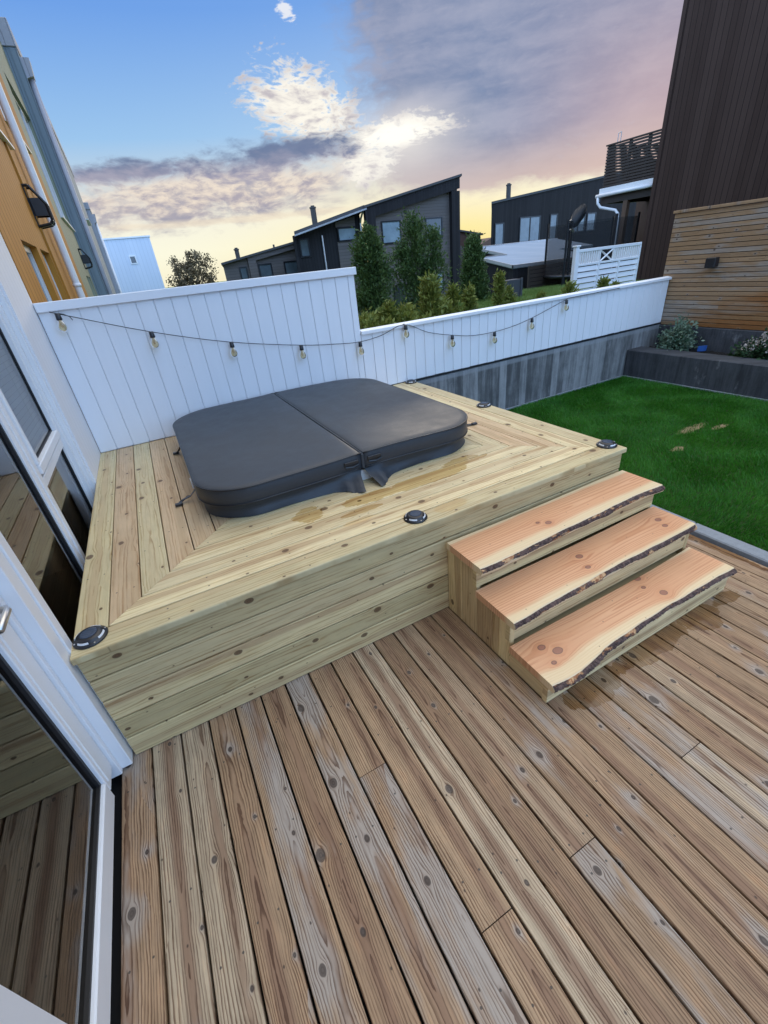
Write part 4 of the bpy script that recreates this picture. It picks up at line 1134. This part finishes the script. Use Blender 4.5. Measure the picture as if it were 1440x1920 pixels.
# right block with raking top; black frame, recessed taupe panel
MB().prism([(12.44, -1.5), (18.29, -1.5), (18.29, 5.30), (12.44, 4.18)], 1, 22.25, 30, 3.9).build('wall', M['taupeclad'], h1)
fr = MB().prism([(12.44, 4.18), (18.29, 5.30), (18.29, 4.80), (17.75, 4.695), (12.98, 3.80), (12.98, -1.5), (12.44, -1.5)], 1, 22.0, 22.249)
fr.box(17.75, 18.29, 22.0, 22.249, -1.5, 4.69); fr.build('facade_frame', M['blackclad'], h1)
MB().prism([(12.36, 4.17), (18.36, 5.32), (18.36, 5.42), (12.36, 4.27)], 1, 21.9, 30.1, 4.1).build('roof', M['roofdark'], h1)
# left block
MB().prism([(8.66, -1.5), (12.439, -1.5), (12.439, 4.10), (8.66, 3.28)], 1, 22.7, 29, 2.2).build('wall', M['blackclad'], h1)
MB().box(11.0, 12.1, 22.64, 22.699, -1.5, 2.86).prism([(11.0, 3.48), (12.1, 3.48), (12.1, 3.93), (11.0, 3.70)], 1, 22.64, 22.699).build('facade_panel', M['taupeclad'], h1)
MB().prism([(8.55, 3.27), (12.42, 4.12), (12.42, 4.30), (8.55, 3.42)], 1, 22.0, 29.1, 2.5).build('roof', M['roofdark'], h1)
MB().prism([(8.55, 3.22), (12.5, 4.10), (12.5, 4.17), (8.55, 3.29)], 1, 21.93, 21.999).build('gutter', M['steel'], h1)
stack(h1, 10.25, 23.5, 3.4, 4.55)
sq_window(h1, 13.46, 14.50, 2.62, 3.52, 22.25, 'curtain'); sq_window(h1, 16.20, 17.18, 2.60, 3.52, 22.25, 'fardark')
sq_window(h1, 16.42, 17.18, .05, .86, 22.25, 'curtain'); sq_window(h1, 13.9, 15.6, -1.0, .5, 22.25, 'fardark')
sq_window(h1, 11.12, 12.05, 2.93, 3.42, 22.64, 'curtain'); sq_window(h1, 9.0, 9.4, 2.40, 3.08, 22.7)
MB().box(14.87, 14.99, 22.18, 22.2499, 3.30, 4.0).build('vent_slit', M['black'], h1)
MB().tube([(10.2, 22.66, -1), (10.2, 22.66, 3.2)], .04, 8).tube([(12.40, 22.2, 4.05), (12.40, 22.5, 3.8), (12.40, 22.62, 3.6), (12.40, 22.62, -1)], .05, 8).build('downpipe', M['steel'], h1)
MB().box(17.5, 17.62, 22.13, 22.2499, .62, .80).build('outdoor_light', M['black'], h1)
h0 = thing('slanted_roof_house', (7.5, 29, -.8), 'lower taupe house with slanting roof, left of the tall dark one', 'house')
MB().prism([(5.68, -1.5), (10.4, -1.5), (10.4, 3.22), (7.0, 2.68), (5.68, 2.46)], 1, 26.2, 34, 1.5).build('wall', M['taupeclad'], h0)
MB().prism([(7.02, 2.70), (10.4, 3.24), (10.4, 2.98), (7.45, 2.50), (7.45, -1.5), (7.02, -1.5)], 1, 26.0, 26.199).build('facade_frame', M['taupeclad'], h0)
MB().prism([(5.55, 2.44), (10.4, 3.23), (10.4, 3.33), (5.55, 2.54)], 1, 25.9, 34.1, 1.6).build('roof', M['roofdark'], h0)
stack(h0, 6.75, 27, 2.4, 3.22, .12)
MB().box(8.75, 8.83, 26.6, 26.7, 2.9, 3.2).build('vent', M['chimney'], h0)
sq_window(h0, 7.62, 8.25, 1.6, 2.25, 26.2); sq_window(h0, 9.1, 9.8, 1.6, 2.25, 26.2); sq_window(h0, 6.55, 6.85, 1.5, 2.2, 26.2)
h2 = thing('flat_roof_house', (27, 27, -.6), 'wide black house with low sloping roof behind the grey shed roof', 'house')
MB().prism([(22.21, -1.5), (38, -1.5), (38, 5.95), (22.21, 4.20)], 1, 24.0, 33, 7.6).build('wall', M['blackclad'], h2)
MB().prism([(22.12, 4.18), (38, 5.94), (38, 6.06), (22.12, 4.30)], 1, 23.92, 33.1, 7.8).build('roof', M['roofdark'], h2)
stack(h2, 24.6, 25.2, 4.3, 5.35, .15)
for (x0, x1, z0, z1, mu, mt) in ((22.55, 23.18, 2.0, 3.10, 0, 'farpane'), (24.62, 26.3, 2.02, 3.32, 1, 'farpane'), (27.3, 27.85, 1.9, 3.35, 0, 'farpane'), (29.35, 30.55, 2.3, 3.2, 1, 'farpane'), (30.85, 31.6, 2.3, 3.25, 0, 'farpane')):
    sq_window(h2, x0, x1, z0, z1, 24.0, mt, 'black', mu)
h3 = thing('detached_house', (29, 38, -.8), 'small red-brown house glimpsed between the two dark houses', 'house')
MB().prism([(27.0, -1.5), (30.3, -1.5), (30.3, 3.0), (27.0, 3.55)], 1, 35, 42).build('wall', M['redbrown'], h3)
MB().prism([(26.9, 3.55), (30.45, 2.95), (30.45, 3.08), (26.9, 3.68)], 1, 34.8, 42).build('roof', M['roofdark'], h3)
MB().prism([(27.0, -1.5), (29.6, -1.5), (29.6, 1.5), (27.0, 2.5)], 1, 34.2, 34.9).build('porch', M['taupeclad'], h3)
h4 = thing('detached_house', (60, 80, -1), 'distant brick-red roof low on the skyline by the black house', 'house')
MB().box(58, 72, 70, 80, -1, 2.2).build('wall', M['redbrown'], h4)
MB().prism([(57, 2.2), (73, 2.2), (69, 3.6), (61, 3.6)], 1, 69.5, 80.5).build('roof', M['redbrown'], h4)

# shed with grey flat roof (L shaped, falling toward the garden)
sh = thing('flat_roof_shed', (16, 14, -.2), 'black shed with a pale grey L-shaped flat roof', 'shed')
def rz(y): return 1.19 + (y - 12.0) * .186
def slab(x0, x1, y0, y1, o=0.0, t=.10):
    return MB().add([(x, y, rz(y) + d + o) for d in (-t, 0) for (x, y) in ((x0, y0), (x1, y0), (x1, y1), (x0, y1))],
                    [(3, 2, 1, 0), (4, 5, 6, 7), (0, 1, 5, 4), (1, 2, 6, 5), (2, 3, 7, 6), (3, 0, 4, 7)])
slab(13.1, 17.2, 12.0, 13.77).add(*(lambda q: (q.v, q.f))(slab(14.41, 19.3, 13.772, 15.8))).build('roof', M['roofing'], sh)
tr = MB()
for (x0, x1, y0, y1) in ((13.06, 13.1, 11.96, 13.80), (13.06, 17.2, 11.96, 11.998), (13.1, 14.41, 13.772, 13.80), (14.37, 14.409, 13.80, 15.84), (14.41, 19.3, 15.801, 15.84)):
    q = slab(x0, x1, y0, y1, .03, .10); tr.add(q.v, q.f)
tr.build('roof_trim', M['steel'], sh)
MB().prism([(12.03, -1), (13.7, -1), (13.7, rz(13.7) - .102), (12.03, rz(12.03) - .102)], 0, 13.16, 17.1).prism([(13.71, -1), (15.7, -1), (15.7, rz(15.7) - .102), (13.71, rz(13.71) - .102)], 0, 14.46, 19.2).build('wall', M['blackclad'], sh)
df = thing('slatted_fence', (14.4, 11.4, .1), 'dark stained horizontal slat fence in front of the grey shed', 'fence')
mb = MB()
for j in range(9): mb.box(13.3, 16.2, 11.39, 11.41, .02 + j * .125, .02 + j * .125 + .1)
mb.build('slats', M['darkslat'], df)
mb = MB()
for x in (13.33, 14.8, 16.15): mb.box(x, x + .07, 11.42, 11.48, -.2, 1.14)
mb.build('post', M['darkslat'], df)
pb = tag(MB().box(10.0, 10.58, 8.9, 9.2, .2, .98, .01).box(10.55, 10.62, 8.86, 8.898, .2, 1.0, .005).build('planter_box', plain('weathered_grey_boards', (0.06, 0.065, 0.075), .8)), 'low weathered grey board box on the garden lawn', 'planter')
# trampoline with net and hoop
tp = thing('trampoline', (14.5, 10.6, .1), 'trampoline with dark safety net and a covered basketball hoop on its poles', 'trampoline')
def torus_pts(cx, cy, z, r, n=24): return [(cx + r * math.cos(2 * math.pi * i / n), cy + r * math.sin(2 * math.pi * i / n), z) for i in range(n + 1)]
tcx, tcy, tr_ = 15.0, 11.0 - .6, 1.35
MB().tube(torus_pts(tcx, tcy, .75, tr_), .05, 8).build('frame', M['black'], tp)
MB().lathe([(tr_ - .03, .755), (.01, .75)], (tcx, tcy, 0), 24, False).build('jumping_mat', M['black'], tp)
mb = MB()
for i in range(6):
    a = math.radians(190 + 60 * i); px_, py_ = tcx + (tr_ + .03) * math.cos(a), tcy + (tr_ + .03) * math.sin(a)
    o = MB().tube([(px_, py_, 0.0), (px_, py_, 2.35)], .035, 8).tube([(px_ + .10, py_ + .03, 0.0), (px_ + .10, py_ + .03, .75)], .03, 8).build('pole', M['black'], tp)
vs = []
for z in (.78, 2.25):
    for i in range(48):
        a = 2 * math.pi * i / 48; vs.append((tcx + tr_ * math.cos(a), tcy + tr_ * math.sin(a), z))
MB().add(vs, [(i, (i + 1) % 48, 48 + (i + 1) % 48, 48 + i) for i in range(48)]).build('safety_net', M['net'], tp)
a = math.radians(190); hx, hy = tcx + tr_ * math.cos(a), tcy + tr_ * math.sin(a)
MB().tube([(hx + .12, hy - .05, .1), (hx + .12, hy - .05, 2.3)], .03, 8).build('pole', M['black'], tp)
hp = []; hf = []
NS, NR = 16, 9
for r in range(NR + 1):
    ph = math.pi * r / NR
    for s_ in range(NS):
        a = 2 * math.pi * s_ / NS; wv = 1 + .10 * math.sin(5 * a + r)
        hp.append((hx + .38 + .28 * math.sin(ph) * math.cos(a) * wv + .10 * math.cos(ph), hy + .16 * math.sin(ph) * math.sin(a) * wv, 2.42 + .28 * math.cos(ph) * wv + .12 * math.sin(ph) * math.cos(a)))
for r in range(NR):
    for s_ in range(NS): hf.append((r * NS + s_, r * NS + (s_ + 1) % NS, (r + 1) * NS + (s_ + 1) % NS, (r + 1) * NS + s_))
MB().add(hp, hf).build('covered_hoop', M['hoopcover'], tp, smooth=True)
MB().tube([(hx + .1, hy - .03, 2.1), (hx + .18, hy - .05, 2.0)], .06, 8).tube([(hx, hy, 2.3), (hx + .3, hy, 2.35)], .03, 8).build('bracket', M['metal'], tp)

# white lattice screen
ls = thing('lattice_screen', (9.1, 5, .4), 'white garden screen with a cross and vertical bars along its top', 'fence panel')
X0, X1, LY = 8.22, 10.02, 5.0; ZB, ZT = .35, 1.60
MB().box(X0 - .07, X0 + .01, LY - .04, LY + .04, .3, 1.66, .006).box(X0 - .085, X0 + .025, LY - .055, LY + .055, 1.66, 1.685, .004).build('post', M['white'], ls)
mb = MB().box(X0 + .012, X1, LY - .02, LY + .02, 1.565, 1.615, .004).box(X0 + .012, X1, LY - .02, LY + .02, 1.335, 1.372, .004).box(X1 - .045, X1, LY - .022, LY + .022, .35, 1.564, .004).box(X0 + .012, X0 + .05, LY - .022, LY + .022, .35, 1.564, .004)
for t in (.34, .66): mb.box(X0 + (X1 - X0) * t - .025, X0 + (X1 - X0) * t + .025, LY - .026, LY + .02, .35, 1.334, .004)
mb.build('frame', M['white'], ls)
mb = MB(); nb = 28
for i in range(nb):
    x = X0 + .06 + (X1 - .05 - X0 - .06) * (i + .5) / nb
    if X0 + (X1 - X0) * .345 < x < X0 + (X1 - X0) * .56: continue
    mb.box(x - .014, x + .014, LY - .012, LY + .012, 1.373, 1.564)
for t in (.345, .56): mb.box(X0 + (X1 - X0) * t - .015, X0 + (X1 - X0) * t + .015, LY - .014, LY + .014, 1.373, 1.564)
mb.build('balusters', M['white'], ls)
xa, xb = X0 + (X1 - X0) * .36, X0 + (X1 - X0) * .545
MB().tube([(xa, LY - .005, 1.378), (xb, LY - .005, 1.56)], .016, 4).tube([(xa, LY + .012, 1.56), (xb, LY + .012, 1.378)], .016, 4).build('cross', M['white'], ls)
mb = MB()
for j in range(10): mb.prism([(LY - .012 - .012, .36 + j * .098), (LY + .004, .36 + j * .098), (LY + .012, .36 + j * .098 + .078), (LY - .004, .36 + j * .098 + .078)], 0, X0 + .05, X1 - .045)
mb.build('louvres', M['white'], ls)

# ------------------------------------------------------------------ dark brown house at right
bx = 14.8
bhouse = thing('brown_house', (15.5, 2, 0), 'tall dark brown timber house at the right with a slatted balcony', 'house')
MB().box(bx, bx + 9, -14, 8.27, -.5, 9.0).build('wall', M['brownclad'], bhouse)
MB().box(bx - .02, bx - .0005, 8.18, 8.29, -.5, 9.0).build('corner_board', M['brownclad'], bhouse)
# balcony beyond the corner: front plane x = 15.0, y 8.3 .. 10.15
by0, by1, bxx = 8.28, 10.15, 15.0
MB().box(bxx + .05, bxx + 3.2, by0, by1, 2.96, 3.05).build('balcony_floor', M['brownclad'], bhouse)
mb = MB()
for j in range(14):
    z0 = 3.12 + j * .074
    mb.box(bxx, bxx + .02, by0, by1, z0, z0 + .052); mb.box(bxx + .021, bxx + 3.2, by1 - .02, by1, z0, z0 + .052)
mb.box(bxx - .03, bxx + .06, by0, by1 + .03, 4.155, 4.19).box(bxx + .061, bxx + 3.2, by1 - .05, by1 + .03, 4.155, 4.19)
rl = mb.build('balcony_railing', M['darkslat'], bhouse)
mb = MB()
for y_ in (8.75, 9.35, 10.06): mb.box(bxx + .021, bxx + .1, y_, y_ + .07, 3.06, 4.154)
for x_ in (16.4, 17.9): mb.box(x_, x_ + .07, by1 - .1, by1 - .021, 3.06, 4.154)
mb.box(bxx + .35, bxx + 1.0, 8.5, 9.0, 3.06, 3.55).box(bxx + .4, bxx + .5, 9.1, 9.7, 3.06, 3.7)
mb.build('balcony_post', M['darkslat'], bhouse)
MB().box(bxx - .05, bxx, by0, by1 + .06, 2.93, 3.10, .004).box(bxx, bxx + 3.2, by1 + .001, by1 + .06, 2.93, 3.10, .004).build('balcony_fascia', M['white'], bhouse)
MB().tube([(bxx - .09, by0, 2.93), (bxx - .09, by1 + .12, 2.91)], .05, 10).build('gutter', M['white'], bhouse, smooth=True)
MB().tube([(bxx - .09, by1 + .05, 2.9), (bxx - .09, by1 + .03, 2.72), (bxx - .05, by1 - .06, 2.60), (bxx - .03, by1 - .62, 2.46), (bxx - .03, by1 - .72, 2.36), (bxx - .03, by1 - .74, 2.2), (bxx - .03, by1 - .78, -.3)], .042, 10).build('downpipe', M['white'], bhouse, smooth=True)
MB().box(bxx + .02, bxx + .16, by0, by1, 2.68, 2.93).box(bxx + .161, bxx + 3.2, by1 - .16, by1 - .02, 2.68, 2.93).build('beam', M['darkslat'], bhouse)
pw = plain('warm_brown_post', (0.13, 0.075, 0.045), .6)
MB().box(bxx + .02, bxx + .16, 9.2, 9.34, -.4, 2.68).build('post', pw, bhouse)
MB().box(bxx + 2.2, bxx + 3.4, by0, by1 + .3, -.5, 2.95).build('wall', pw, bhouse)
dw = MB().box(bxx + 2.15, bxx + 2.199, 8.4, 9.3, -.3, 2.2).build('terrace_door', M['black'], bhouse)
MB().box(bxx + 2.13, bxx + 2.149, 8.48, 9.22, -.2, 2.12).build('pane', M['fardark'], dw)
MB().tube([(bxx + .3, by1 - .1, 4.19), (bxx + .3, by1 - .1, 4.45)], .012, 6).tube([(bxx + .3, by1 - .2, 4.19), (bxx + .3, by1 - .2, 4.47)], .012, 6).tube([(bxx + .3, by1 - .2, 4.47), (bxx + .3, by1 - .1, 4.45)], .012, 6).build('vent_pipe', M['steel'], bhouse)

# ================================================================== PLANTS
def leaves(name, P, D, size, mat, parent=None, aspect=.45, jit=.8):
    """one leaf quad per point P (n,3), pointing roughly along D"""
    n = len(P)
    D = D + rng.normal(0, jit, (n, 3)); D /= np.linalg.norm(D, axis=1, keepdims=True) + 1e-9
    R_ = rng.normal(0, 1, (n, 3)); Sx = np.cross(D, R_); Sx /= np.linalg.norm(Sx, axis=1, keepdims=True) + 1e-9
    s = size * rng.uniform(.6, 1.3, (n, 1))
    V = np.stack([P, P + D * s * .5 + Sx * s * aspect * .5, P + D * s, P + D * s * .5 - Sx * s * aspect * .5], 1).reshape(-1, 3)
    F = np.arange(4 * n).reshape(n, 4)
    return fast_mesh(name, V, F, mat, parent)
def cone_points(c, h, r, nclump, per, lobes=(), bulge=.75, base=.05, sig=.06, ragged=.35):
    Ps, Ds = [], []
    for i in range(nclump):
        t = rng.uniform(0, 1) ** .8; t = min(.985, base + t * (1 - base))
        prof = (1 - t) ** bulge * (min(1, .45 + t * 4))
        a = rng.uniform(0, 2 * math.pi)
        rr = r * prof * (1 + rng.normal(0, ragged)) * (rng.uniform(.55, 1.05))
        q = np.array([c[0] + rr * math.cos(a), c[1] + rr * math.sin(a), c[2] + h * t])
        Ps.append(q + rng.normal(0, 1, (per, 3)) * np.array([sig, sig, sig * 1.3]))
        d = np.array([math.cos(a) * .7, math.sin(a) * .7, .75]); Ds.append(np.repeat(d[None], per, 0))
    return np.concatenate(Ps), np.concatenate(Ds)
def conifer(name, c, h, r, label, cat, group=None, mat='conifer', nclump=420, per=36, leaf=.10, sig=.07, parts=None, stems=1, ragged=.3, bulge=.6):
    o = thing(name, c, label, cat, group)
    PP, DD = [], []
    for (dx, dy, dz, hh, rr, f) in (parts or [(0, 0, 0, h, r, 1.0)]):
        p_, d_ = cone_points((c[0] + dx, c[1] + dy, c[2] + dz), hh, rr, int(nclump * f), per, sig=sig, ragged=ragged, bulge=bulge); PP.append(p_); DD.append(d_)
    leaves('crown', np.concatenate(PP), np.concatenate(DD), leaf, M[mat], o, .34, .6)
    tb = MB().tube([(c[0], c[1], c[2] - .15), (c[0] + .01, c[1], c[2] + h * .5), (c[0], c[1], c[2] + h * .93)], [max(.012, h * .02), max(.008, h * .012), .004], 7)
    for i in range(10):
        a = rng.uniform(0, 6.28); z = c[2] + h * rng.uniform(.1, .8); f = .6 * r * (1 - (z - c[2]) / h)
        tb.tube([(c[0], c[1], z), (c[0] + f * math.cos(a), c[1] + f * math.sin(a), z + f * .6)], [max(.004, h * .006), .002], 5)
    tb.build('trunk', M['bark'], o)
    return o
yT = 10.0
conifer('conifer', (6.42, yT, .22), 2.35, .58, 'bushy dark conifer beside the end of the tall white fence', 'tree', 'conifers in the garden behind',
        parts=[(0, 0, 0, 2.28, .44, .5), (-.20, .1, .35, 1.55, .28, .25), (.22, 0, .45, 1.45, .30, .25), (.05, 0, -.1, 1.2, .48, .2)], nclump=290, per=34, ragged=.55, bulge=.38, sig=.065)
conifer('conifer', (7.85, yT, .22), 2.5, .7, 'widest conifer, two-headed and ragged, before the dark house', 'tree', 'conifers in the garden behind',
        parts=[(-.16, 0, 0, 2.46, .38, .42), (.50, 0, .9, 1.22, .30, .2), (-.40, .1, .8, 1.05, .24, .12), (.10, 0, 0, 2.36, .24, .16), (.3, 0, 0, 1.5, .40, .22)], nclump=320, per=34, ragged=.6, bulge=.38, sig=.065)
conifer('conifer', (9.74, yT, .22), 1.80, .46, 'small cone-shaped conifer left of the grey shed roof', 'tree', 'conifers in the garden behind',
        nclump=400, bulge=.75, ragged=.22)
hedge = [(2.88, 3.3, .80), (3.02, 3.5, .86), (3.2, 3.35, .74), (3.38, 3.6, .93), (3.52, 3.4, .78), (3.70, 3.7, .84), (3.86, 3.5, .70), (2.72, 3.6, .86), (3.05, 3.9, .82), (3.6, 4.1, .8)]
for (x, y, h_) in hedge:
    conifer('hedge_shrub', (x, y, .45), h_ * .86, .16, 'yellow-green young thuja in the hedge row right behind the fence step', 'shrub', 'thuja hedge behind the fence', 'thuja', 120, 26, .07, .035, bulge=.5)
conifer('hedge_shrub', (4.24, 3.95, .45), 1.03, .20, 'taller pointed thuja alone below the two-headed conifer', 'shrub', None, 'thuja', 150, 28, .07, .04, bulge=.7)
conifer('hedge_shrub', (4.55, 4.1, .45), .72, .17, 'short rounded thuja right of the pointed one', 'shrub', None, 'thuja', 110, 26, .07, .035, bulge=.5)
for (x, y, h_, r_, lab) in ((5.30, 4.9, .86, .14, 'slim thuja sapling in front of the small cone conifer'), (5.73, 5.0, .80, .13, 'thin thuja sapling right of the cone conifer'),
                        (6.55, 5.2, .93, .11, 'tallest wispy sapling before the black shed'), (6.85, 5.3, .66, .12, 'low sapling just right of the wispy one'),
                        (7.78, 4.7, .64, .17, 'bright bushy thuja left of the white garden screen'), (7.30, 4.9, .50, .16, 'dull green low shrub left of the bright thuja'),
                        (8.42, 4.5, .62, .15, 'small thuja in front of the white garden screen'), (8.78, 4.5, .50, .14, 'lowest thuja before the white screen, at its middle')):
    conifer('sapling', (x, y, .43), h_, r_, lab, 'shrub', None, 'thuja', 70, 22, .075, .03, bulge=.65, ragged=.4)
# far tree
ft = thing('deciduous_tree', (6.0, 38, -1), 'airy broadleaf tree on the skyline left of the taupe house', 'tree')
P_ = []
for i in range(260):
    v_ = rng.normal(0, 1, 3); v_ /= np.linalg.norm(v_); rr = rng.uniform(.45, 1.0) ** .6
    q = np.array([5.55, 38, 1.9]) + v_ * rr * np.array([1.65, 1.4, 1.65]) * (1 + .22 * math.sin(v_[0] * 5 + v_[2] * 7)); P_.append(q + rng.normal(0, .13, (24, 3)))
P_ = np.concatenate(P_); leaves('crown', P_, np.zeros_like(P_), .17, M['treeleaf'], ft, .6, 1.0)
tb = MB().tube([(5.55, 38, -1.2), (5.55, 38, .6), (5.6, 38, 1.9)], [.16, .12, .06], 8)
for i in range(16):
    a = rng.uniform(0, 6.28); f = rng.uniform(.7, 1.4); z = rng.uniform(.3, 1.6)
    tb.tube([(5.55, 38, z), (5.55 + f * .5 * math.cos(a), 38 + f * .5 * math.sin(a), z + .5), (5.55 + f * math.cos(a), 38 + f * math.sin(a), z + 1.2)], [.05, .03, .01], 6)
tb.build('trunk', M['bark'], ft)
# planter bushes
def bush(c, r, label, mat, nst=60, per=30, leaf=.05, petals=None):
    o = thing('bush', c, label, 'bush'); P_, D_ = [], []; tb = MB(); tips = []
    for i in range(nst):
        v_ = rng.normal(0, 1, 3); v_[2] = abs(v_[2]) * .9 + .1; v_ /= np.linalg.norm(v_)
        tip = np.array(c) + v_ * np.array(r) * rng.uniform(.6, 1.08); tips.append(tip)
        tb.tube([c, tuple(np.array(c) * .5 + tip * .5 + np.array([0, 0, .02])), tuple(tip)], [.004, .003, .0015], 5)
        t = rng.uniform(.35, 1.05, (per, 1)); P_.append(np.array(c) + (tip - np.array(c)) * t + rng.normal(0, .03, (per, 3))); D_.append(np.repeat(v_[None], per, 0))
    leaves('foliage', np.concatenate(P_), np.concatenate(D_), leaf, M[mat], o, .55, .8)
    tb.build('stem', M['bark'], o)
    if petals:
        Q = np.concatenate([t_ + rng.normal(0, .022, (26, 3)) for t_ in tips if t_[2] > c[2] + r[2] * .45]); leaves('blossom', Q, np.zeros_like(Q), .028, M['petal'], o, .8, 1.0)
    return o
bush((7.06, 2.16, .30), (.20, .22, .42), 'pale variegated shrub with small leaves in the planter corner', 'variegated', 90, 34, .045)
bush((7.05, 1.06, .30), (.20, .34, .30), 'dark shrub with cream flower heads at the right of the planter', 'bushleaf', 80, 34, .05, True)
pt = tag(MB().prism([(1.775, .345), (1.865, .33), (1.865, .395), (1.775, .410)], 0, 7.08, 7.12).build('plant_tag', M['blue']), 'flat blue plastic piece lying on the planter soil', 'plant tag')

# lawn grass
def grass(name, x0, x1, y0, y1, dens, h, mat, zf, spots=None, wid=.006, excl=None):
    n = int((x1 - x0) * (y1 - y0) * dens)
    X = rng.uniform(x0, x1, n); Y = rng.uniform(y0, y1, n)
    if excl:
        kp = (X > excl[0]) | (Y > excl[1]); X, Y = X[kp], Y[kp]; n = len(X)
    if spots:
        keep = np.ones(n, bool)
        for (cx, cy, rx, ry) in spots:
            d = np.sqrt(((X - cx) / rx) ** 2 + ((Y - cy) / ry) ** 2) + rng.normal(0, .28, n); keep &= (d > 1) | (rng.uniform(0, 1, n) < .22)
        X, Y = X[keep], Y[keep]; n = len(X)
    # patchy lean so that the mowing shows light and dark tufts
    la = 2.2 * np.sin(X * 3.1 + 1.3 * np.sin(Y * 4.3)) + 1.7 * np.cos(Y * 3.7 + np.sin(X * 5.1))
    a = la + rng.normal(0, .9, n); H = h * rng.uniform(.55, 1.25, n); lean = rng.uniform(.2, .9, n) * H
    Z = zf(X, Y)
    B = np.stack([X, Y, Z], 1); tip = B + np.stack([np.cos(a) * lean, np.sin(a) * lean, H], 1)
    b2 = rng.uniform(0, 6.28, n); w = np.stack([np.cos(b2), np.sin(b2), np.zeros(n)], 1) * wid * .5
    V = np.stack([B - w, B + w, tip], 1).reshape(-1, 3)
    return tag(fast_mesh(name, V, np.arange(3 * n).reshape(n, 3), mat), kind='stuff')
zl = lambda X, Y: np.full_like(X, -.011)
g_ = grass('grass', 3.05, 6.58, -1.2, 2.52, 13000, .034, M['grass'], zl, SPOTS, excl=(3.585, .31)); tag(g_, 'short dense green lawn grass beside the platform', 'grass')
gzv = lambda X, Y: np.array([gz(v) for v in Y]) - .01
g_ = grass('grass', 3.0, 14.0, 4.6, 11.5, 900, .10, M['grass2'], gzv, None, .014); tag(g_, 'rough pale grass of the garden behind the fence', 'grass')
g_ = grass('grass', 2.7, 9.0, 2.8, 4.6, 1200, .09, M['grass2'], gzv, None, .010); tag(g_, 'tufty grass close behind the low white fence', 'grass')
